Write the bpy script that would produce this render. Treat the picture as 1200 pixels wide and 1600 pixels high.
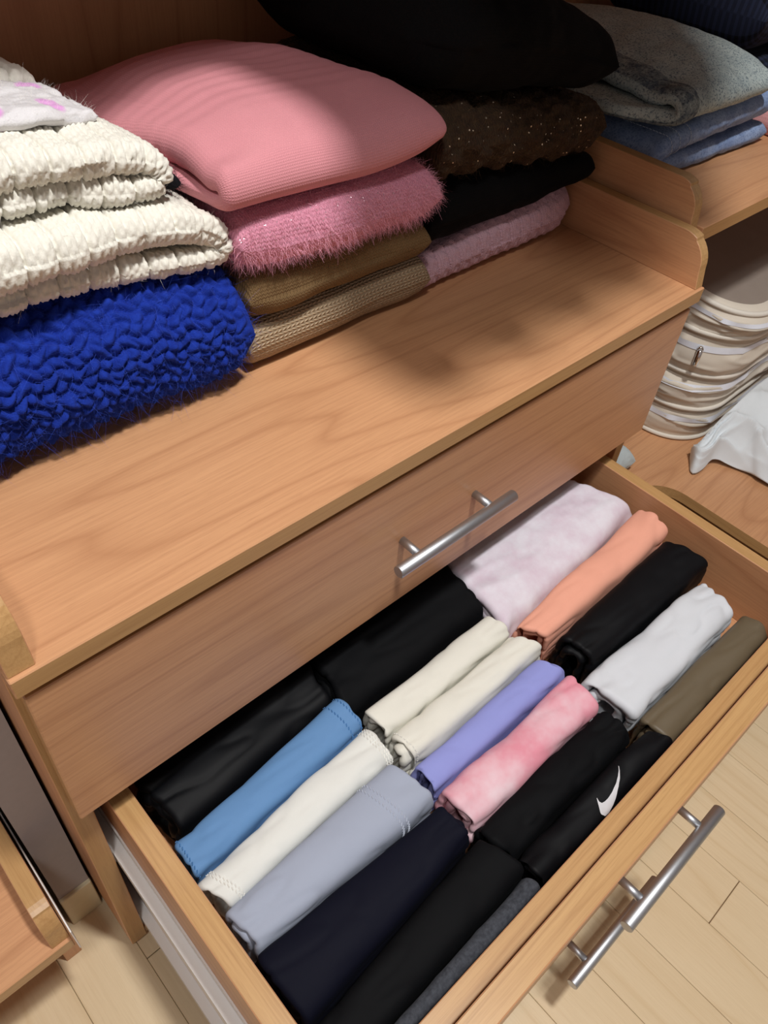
import bpy, bmesh, math, random
import numpy as np
from mathutils import Vector, Matrix
from mathutils.bvhtree import BVHTree

for o in list(bpy.data.objects): bpy.data.objects.remove(o, do_unlink=True)
scene = bpy.context.scene
COL = scene.collection
random.seed(7); RNG = np.random.default_rng(7)

# ------------------------------------------------------------------ camera
CAM = np.array([-0.03192408, -0.31591033, 0.42346032])
ROT = np.array([[0.73162887, -0.67709153, 0.0791597],      # image right
                [-0.44493491, -0.56226678, -0.69705739],   # image down
                [0.51648052, 0.47476639, -0.71263226]])    # view direction
FPX = 1223.63
cam_d = bpy.data.cameras.new('camera'); cam = bpy.data.objects.new('camera', cam_d); COL.objects.link(cam)
cam_d.sensor_fit = 'VERTICAL'; cam_d.sensor_height = 36.0; cam_d.lens = FPX / 1600 * 36
cam_d.clip_start = 0.01; cam_d.clip_end = 20
m = Matrix.Identity(4)
for i in range(3):
    m[i][0] = ROT[0][i]; m[i][1] = -ROT[1][i]; m[i][2] = -ROT[2][i]; m[i][3] = CAM[i]
cam.matrix_world = m
scene.camera = cam

# ------------------------------------------------------------------ light
world = bpy.data.worlds.new('world'); scene.world = world; world.use_nodes = True
world.node_tree.nodes['Background'].inputs[0].default_value = (1.0, 0.98, 0.96, 1)
world.node_tree.nodes['Background'].inputs[1].default_value = 0.0
LAMP = (0.28, -0.46, 1.745)
ld = bpy.data.lights.new('ceiling_light_offscreen', 'AREA'); ld.shape = 'DISK'; ld.size = 0.15; ld.energy = 35
ld.color = (1.0, 0.985, 0.965)
lo = bpy.data.objects.new('ceiling_light_main_offscreen', ld); COL.objects.link(lo); lo.location = LAMP
LAMP2 = (-0.42, -0.62, 1.745)
ld2 = bpy.data.lights.new('ceiling_light_offscreen', 'AREA'); ld2.shape = 'DISK'; ld2.size = 0.22; ld2.energy = 12.5
ld2.color = (1.0, 0.985, 0.965)
lo2 = bpy.data.objects.new('ceiling_light_left_offscreen', ld2); COL.objects.link(lo2); lo2.location = LAMP2
vs = scene.view_settings
vs.view_transform = 'Standard'; vs.look = 'None'; vs.gamma = 1.0; vs.use_curve_mapping = False
vs.exposure = -0.2

# ------------------------------------------------------------------ helpers
def lin(r, g, b):
    f = lambda c: (c / 255 / 12.92) if c / 255 <= 0.04045 else ((c / 255 + 0.055) / 1.055) ** 2.4
    return (f(r), f(g), f(b), 1)

def sstep(x): x = np.clip(x, 0, 1); return x * x * (3 - 2 * x)

def vnoise(x, y, z=0.0, seed=0):
    """smooth lattice noise, about -1..1, vectorised"""
    x, y, z = np.broadcast_arrays(np.asarray(x, float), np.asarray(y, float), np.asarray(z, float))
    xi, yi, zi = np.floor(x), np.floor(y), np.floor(z)
    fx, fy, fz = sstep(x - xi), sstep(y - yi), sstep(z - zi)
    def h(a, b, c):
        v = np.sin(a * 127.1 + b * 311.7 + c * 74.7 + seed * 53.3) * 43758.5453
        return 2 * (v - np.floor(v)) - 1
    def L(a, b, t): return a + (b - a) * t
    c = [L(L(h(xi, yi, zi + k), h(xi + 1, yi, zi + k), fx), L(h(xi, yi + 1, zi + k), h(xi + 1, yi + 1, zi + k), fx), fy) for k in (0, 1)]
    return L(c[0], c[1], fz)

def empty(name, loc):
    o = bpy.data.objects.new(name, None); COL.objects.link(o); o.location = loc
    o.empty_display_size = 0.05
    return o

def tag(o, label=None, cat=None, group=None, kind=None):
    if label: o['label'] = label
    if cat: o['category'] = cat
    if group: o['group'] = group
    if kind: o['kind'] = kind
    return o

def link(name, me, parent=None, mats=()):
    for mt in mats: me.materials.append(mt)
    o = bpy.data.objects.new(name, me); COL.objects.link(o)
    if parent is not None:
        org = Vector(parent.get('_org', (0, 0, 0)))
        o.parent = parent; me.transform(Matrix.Translation(-org)); o['_org'] = tuple(org)
    return o

def root(name, loc, label, cat, group=None):
    e = empty(name, loc); e['_org'] = tuple(loc); tag(e, label, cat, group); return e

def recentre(o, base):
    """move a top-level mesh's origin to its base"""
    o.data.transform(Matrix.Translation(-Vector(base))); o.location = base; o['_org'] = tuple(base)
    return o

def mesh_from(verts, faces, smooth=True, mi=None):
    me = bpy.data.meshes.new('m'); me.from_pydata([tuple(v) for v in verts], [], faces); me.update()
    if smooth: me.polygons.foreach_set('use_smooth', [True] * len(me.polygons))
    if mi is not None: me.polygons.foreach_set('material_index', mi)
    return me

def bm_mesh(bm, smooth=False):
    bmesh.ops.recalc_face_normals(bm, faces=bm.faces)
    me = bpy.data.meshes.new('m'); bm.to_mesh(me); bm.free()
    if smooth: me.polygons.foreach_set('use_smooth', [True] * len(me.polygons))
    return me

def box_me(x0, x1, y0, y1, z0, z1, bev=0.0006, band=None):
    """bevelled board; band = function(face) -> True for the faces that carry the edge band (material slot 1)"""
    bm = bmesh.new()
    bmesh.ops.create_cube(bm, size=1)
    for v in bm.verts:
        v.co = Vector((x0 if v.co.x < 0 else x1, y0 if v.co.y < 0 else y1, z0 if v.co.z < 0 else z1))
    bm.normal_update()
    if band:
        for f in bm.faces:
            if band(f.normal): f.material_index = 1
    if bev: bmesh.ops.bevel(bm, geom=list(bm.edges), offset=bev, segments=1, affect='EDGES', profile=0.5)
    return bm_mesh(bm)

def cyl_into(bm, p, q, r, seg=20, cham=0.0):
    p, q = Vector(p), Vector(q); d = (q - p); L = d.length; d.normalize()
    a = d.orthogonal().normalized(); b = d.cross(a)
    prof = [(0, r - cham), (cham, r), (L - cham, r), (L, r - cham)] if cham else [(0, r), (L, r)]
    rings = []
    for (t, rr) in prof:
        rings.append([bm.verts.new(p + d * t + a * (rr * math.cos(2 * math.pi * k / seg)) + b * (rr * math.sin(2 * math.pi * k / seg))) for k in range(seg)])
    for A, B in zip(rings, rings[1:]):
        for k in range(seg):
            f = bm.faces.new((A[k], A[(k + 1) % seg], B[(k + 1) % seg], B[k])); f.smooth = True
    bm.faces.new(rings[0][::-1]); bm.faces.new(rings[-1])

def extrude_x(prof, x0, x1, band=None):
    """prism of a (y, z) outline between x0 and x1; band[i] True = outline side i carries the edge band (slot 1)"""
    n = len(prof); v = [(x0, y, z) for y, z in prof] + [(x1, y, z) for y, z in prof]
    f = [tuple(range(n))[::-1], tuple(range(n, 2 * n))]; mi = [0, 0]
    for i in range(n):
        j = (i + 1) % n; f.append((i, j, n + j, n + i)); mi.append(1 if band and band[i] else 0)
    me = mesh_from(v, f, False, mi)
    bm = bmesh.new(); bm.from_mesh(me); bpy.data.meshes.remove(me)
    bmesh.ops.bevel(bm, geom=[e for e in bm.edges if e.calc_face_angle(0) > 1.0], offset=0.0006, segments=1, affect='EDGES', profile=0.5)
    return bm_mesh(bm)

# ------------------------------------------------------------------ materials
def nt(name):
    mt = bpy.data.materials.new(name); mt.use_nodes = True; t = mt.node_tree
    return mt, t, t.nodes['Principled BSDF']

def nd(t, typ, **kw):
    n = t.nodes.new(typ)
    for k, v in kw.items(): setattr(n, k, v)
    return n

def mth(t, op, a, b=None, c=None):
    n = nd(t, 'ShaderNodeMath', operation=op)
    for i, x in enumerate((a, b, c)):
        if x is None: continue
        if isinstance(x, (int, float)): n.inputs[i].default_value = x
        else: t.links.new(x, n.inputs[i])
    return n.outputs[0]

def mixc(t, fac, a, b, blend='MIX'):
    n = nd(t, 'ShaderNodeMix', data_type='RGBA', blend_type=blend)
    for sock, x in ((n.inputs[0], fac), (n.inputs[6], a), (n.inputs[7], b)):
        if isinstance(x, (int, float, tuple)): sock.default_value = x
        else: t.links.new(x, sock)
    return n.outputs[2]

def noise(t, vec, scale, detail=2, rough=0.5, dist=0.0):
    n = nd(t, 'ShaderNodeTexNoise'); n.inputs['Scale'].default_value = scale; n.inputs['Detail'].default_value = detail
    n.inputs['Roughness'].default_value = rough; n.inputs['Distortion'].default_value = dist
    t.links.new(vec, n.inputs['Vector']); return n.outputs[0]

def bump(t, b, h, strength, dist, prev=None):
    n = nd(t, 'ShaderNodeBump'); n.inputs['Strength'].default_value = strength; n.inputs['Distance'].default_value = dist
    t.links.new(h, n.inputs['Height'])
    if prev is not None: t.links.new(prev, n.inputs['Normal'])
    t.links.new(n.outputs[0], b.inputs['Normal']); return n.outputs[0]

def ramp(t, fac, stops):
    n = nd(t, 'ShaderNodeValToRGB'); e = n.color_ramp.elements
    while len(e) > 1: e.remove(e[-1])
    for i, (p, c) in enumerate(stops):
        s = e[0] if i == 0 else e.new(p)
        s.position = p; s.color = c if isinstance(c, tuple) else (c, c, c, 1)
    t.links.new(fac, n.inputs[0]); return n.outputs[0]

def wood(name, light, dark, axis='x', cath=1.0, rough=0.42, fine=1.0, offs=(0, 0, 0), per_object=False, rings=9.0, across=5.0):
    """wood grain running along the given world axis"""
    mt, t, b = nt(name)
    g = nd(t, 'ShaderNodeNewGeometry')
    mp = nd(t, 'ShaderNodeMapping'); t.links.new(g.outputs['Position'], mp.inputs[0]); mp.inputs['Location'].default_value = offs
    vec = mp.outputs[0]
    if per_object:
        oi = nd(t, 'ShaderNodeObjectInfo'); va = nd(t, 'ShaderNodeVectorMath', operation='MULTIPLY_ADD')
        cx = nd(t, 'ShaderNodeCombineXYZ')
        for i in range(3): t.links.new(mth(t, 'MULTIPLY', oi.outputs['Random'], (17.3, 9.1, 5.7)[i]), cx.inputs[i])
        va.inputs[1].default_value = (1, 1, 1); t.links.new(vec, va.inputs[0]); t.links.new(cx.outputs[0], va.inputs[2]); vec = va.outputs[0]
    def scaled(along, acr):
        s = nd(t, 'ShaderNodeVectorMath', operation='MULTIPLY'); s.inputs[1].default_value = tuple(along if k == axis else acr for k in 'xyz')
        t.links.new(vec, s.inputs[0]); return s.outputs[0]
    field = noise(t, scaled(1.1, across * 1.7), 1.0, 1.6, 0.4, 0.15)
    ring = mth(t, 'PINGPONG', mth(t, 'MULTIPLY', field, rings), 0.5)
    line = ramp(t, ring, [(0.0, 1.0), (0.05, 0.55), (0.14, 0.12), (0.5, 0.0)])
    streak = noise(t, scaled(9.0, 420.0), 1.0, 3, 0.65)
    pores = noise(t, scaled(45.0, 1300.0), 1.0, 2, 0.6)
    broad = noise(t, scaled(1.2, 9.0), 1.0, 3, 0.5)
    c = mixc(t, mth(t, 'MULTIPLY', broad, 0.5), light, dark)
    mid = tuple(0.5 * (l + d) for l, d in zip(light, dark))
    c = mixc(t, mth(t, 'MULTIPLY', line, 0.52 * cath), c, dark)
    c = mixc(t, mth(t, 'MULTIPLY', ramp(t, streak, [(0.40, 0.0), (0.72, 1.0)]), 0.42 * fine), c, dark)
    c = mixc(t, mth(t, 'MULTIPLY', ramp(t, pores, [(0.55, 0.0), (0.75, 1.0)]), 0.30 * fine), c, tuple(d * 0.8 for d in dark[:3]) + (1,))
    t.links.new(c, b.inputs['Base Color'])
    b.inputs['Roughness'].default_value = rough; b.inputs['Specular IOR Level'].default_value = 0.45
    bump(t, b, streak, 0.12, 0.0004)
    return mt

def metal(name, col, rough, metallic=1.0, brushed=False):
    mt, t, b = nt(name)
    g = nd(t, 'ShaderNodeTexCoord')
    n = noise(t, g.outputs['Object'], 900.0, 2)
    b.inputs['Base Color'].default_value = col; b.inputs['Metallic'].default_value = metallic
    t.links.new(mth(t, 'MULTIPLY_ADD', n, 0.12, rough - 0.06), b.inputs['Roughness'])
    bump(t, b, n, 0.03, 0.0003)
    return mt

def paint(name, col, rough=0.7, grain=120.0, amt=0.06):
    mt, t, b = nt(name)
    g = nd(t, 'ShaderNodeNewGeometry'); n = noise(t, g.outputs['Position'], grain, 3)
    t.links.new(mixc(t, n, tuple(c * (1 - amt) for c in col[:3]) + (1,), tuple(min(1, c * (1 + amt)) for c in col[:3]) + (1,)), b.inputs['Base Color'])
    b.inputs['Roughness'].default_value = rough; bump(t, b, n, 0.08, 0.0005)
    return mt

def uvxy(t):
    u = nd(t, 'ShaderNodeUVMap'); s = nd(t, 'ShaderNodeSeparateXYZ'); t.links.new(u.outputs[0], s.inputs[0])
    return u.outputs[0], s.outputs[0], s.outputs[1]

def stitch_h(t, U, V, p, q, swap=False):
    """stockinette-like V stitches; p = column width, q = stitch height (metres)"""
    if swap: U, V = V, U
    fu = mth(t, 'PINGPONG', mth(t, 'DIVIDE', U, p), 0.5)              # 0..0.5..0 over a column
    ph = mth(t, 'ADD', mth(t, 'DIVIDE', V, q), mth(t, 'MULTIPLY', fu, 1.3))
    row = mth(t, 'MULTIPLY_ADD', mth(t, 'SINE', mth(t, 'MULTIPLY', ph, 6.28318)), 0.5, 0.5)
    colm = mth(t, 'MULTIPLY_ADD', mth(t, 'COSINE', mth(t, 'MULTIPLY', mth(t, 'DIVIDE', U, p), 12.56637)), -0.5, 0.5)
    return mth(t, 'MULTIPLY', mth(t, 'MULTIPLY_ADD', row, 0.75, 0.25), mth(t, 'MULTIPLY_ADD', colm, 0.8, 0.2))

def cloth(name, col, col2=None, rough=0.9, sheen=0.3, weave=2600.0, bumpd=0.0002, mottle=0.12, mot_scale=30.0, stitch=None, stitch_col=0.0, stitch_b=0.8, stitch_d=0.0006, swap=False, spec=0.2, glitter=None):
    mt, t, b = nt(name)
    uv, U, V = uvxy(t)
    g = nd(t, 'ShaderNodeTexCoord'); P = g.outputs['Object']
    col2 = col2 or tuple(c * 0.78 for c in col[:3]) + (1,)
    m1 = noise(t, P, mot_scale, 4, 0.6)
    c = mixc(t, mth(t, 'MULTIPLY', ramp(t, m1, [(0.35, 0.0), (0.75, 1.0)]), min(1.0, mottle * 3)), col, col2)
    fine = noise(t, P, weave, 2)
    c = mixc(t, mth(t, 'MULTIPLY', fine, 0.28), c, tuple(x * 0.55 for x in col[:3]) + (1,))
    prev = bump(t, b, fine, 0.5, bumpd)
    if stitch:
        h = stitch_h(t, U, V, stitch[0], stitch[1], swap)
        if stitch_col: c = mixc(t, mth(t, 'MULTIPLY', mth(t, 'SUBTRACT', 1.0, h), stitch_col), c, tuple(x * 0.25 for x in col[:3]) + (1,))
        prev = bump(t, b, h, stitch_b, stitch_d, prev)
    if glitter:
        vo = nd(t, 'ShaderNodeTexVoronoi'); vo.inputs['Scale'].default_value = glitter[1]; t.links.new(P, vo.inputs['Vector'])
        sp = nd(t, 'ShaderNodeSeparateColor'); t.links.new(vo.outputs['Color'], sp.inputs[0])
        gm = mth(t, 'MULTIPLY', mth(t, 'GREATER_THAN', sp.outputs[0], glitter[2]), mth(t, 'LESS_THAN', vo.outputs['Distance'], 0.35))
        c = mixc(t, gm, c, glitter[0])
        t.links.new(mth(t, 'MULTIPLY', gm, 0.8), b.inputs['Metallic'])
        t.links.new(mth(t, 'MULTIPLY_ADD', gm, 0.25 - rough, rough), b.inputs['Roughness'])
    else:
        b.inputs['Roughness'].default_value = rough
    t.links.new(c, b.inputs['Base Color'])
    b.inputs['Sheen Weight'].default_value = sheen; b.inputs['Sheen Roughness'].default_value = 0.5
    b.inputs['Sheen Tint'].default_value = tuple(min(1, x * 1.2 + 0.05) for x in col[:3]) + (1,)
    b.inputs['Specular IOR Level'].default_value = spec
    return mt

W_LIGHT, W_DARK = lin(214, 163, 120), lin(169, 117, 81)
B_LIGHT, B_DARK = lin(200, 160, 108), lin(160, 117, 72)
M = {}
M['top'] = wood('worktop_laminate', W_LIGHT, W_DARK, 'x', offs=(0.31, 0.13, 0.0), rings=15, across=4.6)
M['front'] = wood('drawer_front_laminate', W_LIGHT, W_DARK, 'x', rough=0.36, offs=(2.3, 0.9, 0.47), rings=8)
M['side_y'] = wood('panel_laminate_depthwise', W_LIGHT, W_DARK, 'y', rough=0.42, offs=(0.7, 1.3, 0.2), rings=7)
M['side_z'] = wood('panel_laminate_upright', W_LIGHT, W_DARK, 'z', rough=0.45, offs=(1.7, 0.3, 0.2), rings=7)
M['back'] = wood('back_panel_laminate', W_LIGHT, W_DARK, 'z', rough=0.5, offs=(0.7, 0.3, 0.9), rings=6, fine=0.6)
M['band_x'] = wood('edge_band_lengthwise', B_LIGHT, B_DARK, 'x', rough=0.35, cath=0.5, rings=5, across=16)
M['band_y'] = wood('edge_band_depthwise', B_LIGHT, B_DARK, 'y', rough=0.33, cath=0.8, rings=6, across=22)
M['band_z'] = wood('edge_band_upright', B_LIGHT, B_DARK, 'z', rough=0.35, cath=0.5, rings=5, across=16)
M['drawer_top'] = wood('drawer_edge_oak', B_LIGHT, B_DARK, 'x', rough=0.38, cath=0.9, rings=7, across=26, offs=(0.2, 0.1, 0.6))
M['plank'] = wood('maple_plank', lin(224, 205, 172), lin(196, 168, 126), 'y', rough=0.32, cath=0.75, per_object=True, rings=8, across=6, fine=0.6)
M['underfloor'] = paint('floor_base', lin(120, 88, 56))
M['wall'] = paint('wall_paint', lin(168, 162, 164))
M['ceiling'] = paint('ceiling_paint', lin(190, 188, 184))
M['skirt'] = paint('baseboard_paint', lin(216, 204, 170), 0.5)
M['alu'] = metal('brushed_aluminium', (0.52, 0.54, 0.57, 1), 0.46)
M['steel'] = metal('zinc_steel', (0.45, 0.44, 0.42, 1), 0.35)
M['slide'] = metal('white_slide', lin(236, 232, 228), 0.45, 0.0)
M['dark'] = M['side_z']
M['chrome'] = metal('chrome', (0.8, 0.8, 0.8, 1), 0.15)

# ------------------------------------------------------------------ room shell
FZ = -0.587
def struct(name, me, mats, label=None):
    o = link(name, me, None, mats); tag(o, label, None, None, 'structure'); return o
floor = struct('floor', box_me(-1.3, 2.1, -2.0, 0.62, FZ - 0.03, FZ - 0.004, 0), [M['underfloor']], 'light maple plank floor')
floor['_org'] = (0, 0, 0)
PW = 0.0757
pl_cache = {}
for k in range(-17, 28):
    x0 = -0.0707 + k * PW
    y = -1.95 + (k * 0.37) % 0.62
    while y < 0.60:
        ln = 0.46 + 0.34 * ((k * 7 + int(y * 13)) % 5) / 5
        y1 = min(y + ln, 0.61)
        o = link('plank', box_me(x0 + 0.0002, x0 + PW - 0.0002, y + 0.0005, y1 - 0.0005, FZ - 0.0045, FZ, 0.0006), floor, [M['plank']])
        y = y1
struct('wall_back', box_me(-1.3, 2.1, 0.57, 0.62, FZ, 1.80, 0), [M['wall']], 'pale wall behind the wardrobe units')
struct('wall_left', box_me(-1.35, -1.3, -2.0, 0.62, FZ, 1.80, 0), [M['wall']], 'pale closet wall')
struct('wall_right', box_me(2.1, 2.15, -2.0, 0.62, FZ, 1.80, 0), [M['wall']], 'pale closet wall')
struct('wall_front', box_me(-1.3, 2.1, -2.05, -2.0, FZ, 1.80, 0), [M['wall']], 'pale closet wall')
struct('ceiling', box_me(-1.35, 2.15, -2.05, 0.62, 1.80, 1.84, 0), [M['ceiling']], 'white ceiling')
# wall pier between the two units on the left, with its own baseboard
struct('wall_pier', box_me(-0.0385, -0.0035, 0.094, 0.57, FZ, 1.80, 0), [M['wall']], 'narrow grey wall end between the wardrobe units')
struct('baseboard_pier', box_me(-0.0392, -0.0028, 0.0895, 0.565, FZ, FZ + 0.073, 0.001), [M['skirt']], 'cream baseboard on the narrow wall end')

# ceiling lamp
dm, t, b = nt('lamp_diffuser'); b.inputs['Base Color'].default_value = (0.9, 0.9, 0.88, 1)
b.inputs['Emission Color'].default_value = (1, 0.985, 0.965, 1); b.inputs['Emission Strength'].default_value = 5
for LP, nm, lab in ((LAMP, 'ceiling_lamp_main_offscreen', 'round white ceiling lamp above the drawer unit'), (LAMP2, 'ceiling_lamp_left_offscreen', 'round white ceiling lamp above the low shelf unit')):
    lamp = root(nm, (LP[0], LP[1], 1.80), lab, 'lamp')
    bm = bmesh.new(); cyl_into(bm, (LP[0], LP[1], 1.76), (LP[0], LP[1], 1.80), 0.13, 40, 0.004)
    link('housing', bm_mesh(bm), lamp, [M['ceiling']])
    bm = bmesh.new(); cyl_into(bm, (LP[0], LP[1], 1.748), (LP[0], LP[1], 1.76), 0.115, 40, 0.003)
    link('diffuser_offscreen', bm_mesh(bm), lamp, [dm])

# ------------------------------------------------------------------ main drawer unit
W = 0.80; BACK = 0.50; YF = 0.022
cab = root('drawer_unit', (0.4, 0.25, FZ), 'wood laminate drawer unit with two drawers pulled open and sweaters on top', 'drawer unit')
up = lambda n: n.y < -0.5
link('worktop', box_me(0, W, 0.0, BACK, -0.018, 0.0, 0.0008, lambda n: n.y < -0.5), cab, [M['top'], M['band_x']])
def end_profile(yf, zb, zt, r, yb, n=10):
    p = [(yf, zb)]
    for k in range(n + 1):
        a = math.pi - k / n * math.pi / 2
        p.append((yf + r + r * math.cos(a) + 0.006 * (1 - k / n) * 0 , zt - r + r * math.sin(a)))
    p += [(yb, zt), (yb, zb)]
    return p
def end_panel(name, x0, x1, yf, zb, zt, r, parent, lean=0.006):
    p = end_profile(yf, zb, zt, r, BACK)
    # the front edge leans out a little towards the shoulder
    p = [(y - lean * max(0, min(1, (z - zb) / (zt - zb - r + 1e-6))) * (1 if y < yf + 0.5 * r else 0) if y < yf + r * 0.5 else y, z) for y, z in p]
    band = [True] * (len(p) - 2) + [False, False]
    return link(name, extrude_x(p, x0, x1, band), parent, [M['side_y'], M['band_y']])
end_panel('end_panel', 0.0008, 0.0185, 0.0035, 0.0, 0.057, 0.036, cab, -0.003)
end_panel('end_panel', W - 0.0150, W - 0.0002, 0.0035, 0.0, 0.057, 0.036, cab, -0.004)
fr = lambda n: n.y < -0.5
link('side_panel', box_me(0, 0.018, YF, BACK, -0.572, -0.018, 0.0006, fr), cab, [M['side_z'], M['band_z']])
link('side_panel', box_me(W - 0.018, W, YF, BACK, -0.572, -0.018, 0.0006, fr), cab, [M['side_z'], M['band_z']])
link('bottom_panel', box_me(0.018, W - 0.018, YF + 0.002, BACK, -0.572, -0.556, 0.0005, fr), cab, [M['side_y'], M['band_x']])
link('back_panel', box_me(0.018, W - 0.018, BACK - 0.008, BACK, -0.556, -0.018, 0), cab, [M['dark']])
link('plinth', box_me(0.03, W - 0.03, 0.07, BACK - 0.02, FZ, -0.572, 0), cab, [M['dark']])

def handle(parent, xc, yface, z, ln=0.160, sp=0.100, stand=0.0265):
    bm = bmesh.new()
    cyl_into(bm, (xc - ln / 2, yface - stand, z), (xc + ln / 2, yface - stand, z), 0.0062, 28, 0.0006)
    for s in (-1, 1):
        cyl_into(bm, (xc + s * sp / 2, yface, z), (xc + s * sp / 2, yface - stand + 0.003, z), 0.0041, 16)
    return link('handle', bm_mesh(bm), parent, [M['alu']])

def drawer(yfo, ztop, zbot, th, hz, box_top, box_bot, back, full=True, hx=0.395):
    """yfo = outer face of the front panel"""
    yi = yfo + th
    d = link('drawer', box_me(0.031, 0.763, yi + 0.002, back, box_bot, box_bot + 0.008, 0), cab, [M['side_y']])
    tb = lambda n: n.z > 0.5
    link('drawer_front', box_me(0.0045, W - 0.0045, yfo, yi, zbot, ztop, 0.0010, lambda n: abs(n.x) > 0.5 or abs(n.z) > 0.5), d, [M['front'], M['drawer_top'] if full else M['band_x']])
    handle(d, hx, yfo, hz)
    link('drawer_side', box_me(0.031, 0.0508, yi + 0.002, back, box_bot + 0.008, box_top, 0.0008, tb), d, [M['side_y'], M['band_y']])
    link('drawer_side', box_me(0.7457, 0.763, yi + 0.002, back, box_bot + 0.008, box_top, 0.0008, tb), d, [M['side_y'], M['band_y']])
    link('drawer_inner_front', box_me(0.0510, 0.7455, yi + 0.002, yi + 0.0195, box_bot + 0.008, box_top, 0.0008, tb), d, [M['side_y'], M['drawer_top']])
    link('drawer_back', box_me(0.0510, 0.7455, back - 0.014, back, box_bot + 0.008, box_top, 0.0008, tb), d, [M['side_y'], M['drawer_top']])
    for s in (0, 1):      # side runners
        x0, x1 = (0.0195, 0.0310) if s == 0 else (0.7630, 0.7745)
        bm = bmesh.new()
        for (a0, a1, z0, z1) in ((x0, x1, box_bot + 0.002, box_bot + 0.0045), (x0, x0 + 0.0018, box_bot - 0.010, box_bot + 0.004) if s == 0 else (x1 - 0.0018, x1, box_bot - 0.010, box_bot + 0.004), (x1 - 0.0015 if s == 0 else x0, x1 if s == 0 else x0 + 0.0015, box_bot + 0.004, box_bot + 0.020)):
            r = bmesh.ops.create_cube(bm, size=1)['verts']
            for v in r: v.co = Vector((a0 if v.co.x < 0 else a1, yi + 0.004 if v.co.y < 0 else min(back, 0.33), z0 if v.co.z < 0 else z1))
        link('runner', bm_mesh(bm), d, [M['slide']])
    return d
drawer(0.004, -0.0273, -0.208, 0.018, -0.1125, -0.062, -0.170, 0.44, False)
D2 = drawer(-0.3117, -0.213, -0.390, 0.021, -0.3005, -0.249, -0.352, 0.12)
D3 = drawer(-0.3117, -0.395, -0.574, 0.021, -0.4900, -0.432, -0.535, 0.12)
# cabinet halves of the runners, fixed to the side panel
for z in (-0.352, -0.535):
    for (x0, x1) in ((0.0182, 0.0192), (0.7808, 0.7818)):
        bm = bmesh.new()
        r = bmesh.ops.create_cube(bm, size=1)['verts']
        for v in r: v.co = Vector((x0 if v.co.x < 0 else x1, YF + 0.004 if v.co.y < 0 else 0.44, z - 0.014 if v.co.z < 0 else z + 0.016))
        xc = (x0 + x1) / 2; s = 1 if x0 < 0.4 else -1
        cyl_into(bm, (xc, YF + 0.016, z - 0.008), (xc + s * 0.008, YF + 0.016, z - 0.008), 0.0055, 16)
        link('runner_rail', bm_mesh(bm), cab, [M['steel']])

# wardrobe back panel and the shelf overhead
ward = root('wardrobe_surround', (0.7, 0.53, FZ), 'brown wood back panel behind the sweater stacks', 'wardrobe')
link('back_panel', box_me(0.0, 0.8025, 0.502, 0.518, 0.0, 1.30, 0.0005), ward, [M['back']])
link('stile', box_me(-0.002, 0.016, 0.30, 0.502, 0.058, 1.30, 0.0005), ward, [M['back']])
for (x0, x1, y0, lab) in ((0.016, 0.366, 0.135, 'wood laminate shelf board above the white and pink sweaters'), (0.725, 1.60, 0.135, 'wood laminate shelf board above the folded jeans'), (0.3665, 0.7245, 0.326, 'unseen narrow laminate board added to keep stray light off the back panel')):  # unseen boards shading the stacks; the narrow one added to block stray light
    ov = link('overhead_shelf', box_me(x0, x1, y0, 0.500, 0.560, 0.578, 0.0008, fr), None, [M['top'], M['band_x']])
    tag(recentre(ov, ((x0 + x1) / 2, 0.3, 0.56)), lab, 'shelf')
# unseen rail and coats, added to shade the right half of the worktop
rail = root('shade_coat_rail', (0.565, 0.100, 1.42), 'unseen chrome rail added to carry the shading coats', 'clothes rail')
bm = bmesh.new(); cyl_into(bm, (0.367, 0.100, 1.42), (0.724, 0.100, 1.42), 0.011, 20); link('rail_bar', bm_mesh(bm), rail, [M['chrome']])
for x in (0.367, 0.724):
    link('end_bracket', box_me(x - 0.006, x + 0.006, 0.09, 0.50, 1.40, 1.44, 0.001), rail, [M['steel']])
def coat(x, zb, yc, half, col, label):
    e = root('shade_coat', (x, yc, zb), label, 'coat', 'unseen coats added to shade the worktop')
    prof = [(zb, half * 0.98, 0.0335), (zb + 0.25, half * 0.95, 0.0335), (zb + 0.55, half * 0.93, 0.0335), (1.24, half * 0.96, 0.0335), (1.30, half * 0.80, 0.0335), (1.345, half * 0.30, 0.020)]
    v, f, n = [], [], 40
    for (z, a, b_) in prof:
        for k in range(n):
            an = 2 * math.pi * k / n; c_, s_ = math.cos(an), math.sin(an)
            v.append((x + b_ * math.copysign(abs(s_) ** 0.3, s_) * (1 + 0.04 * math.sin(an * 7 + z * 5)), yc + a * math.copysign(abs(c_) ** 0.3, c_), z + 0.006 * math.sin(an * 3)))
    m_ = len(prof)
    for r in range(m_ - 1):
        for k in range(n): f.append((r * n + k, r * n + (k + 1) % n, (r + 1) * n + (k + 1) % n, (r + 1) * n + k))
    f.append(tuple(range(n))[::-1]); f.append(tuple(range((m_ - 1) * n, m_ * n)))
    link('shade_coat_body', mesh_from(v, f), e, [paint('shade_coat_wool', col, 0.95)])
    bm = bmesh.new(); cyl_into(bm, (x, yc, 1.34), (x, yc, 1.40), 0.002, 8)
    pr = None
    for k in range(9):
        a = -math.pi / 2 + k / 8 * math.pi * 1.35; q = (x, yc + 0.0145 * math.cos(a), 1.4195 + 0.0145 * math.sin(a))
        if pr: cyl_into(bm, pr, q, 0.002, 8)
        pr = q
    link('hanger_hook', bm_mesh(bm), e, [M['steel']])
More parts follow.
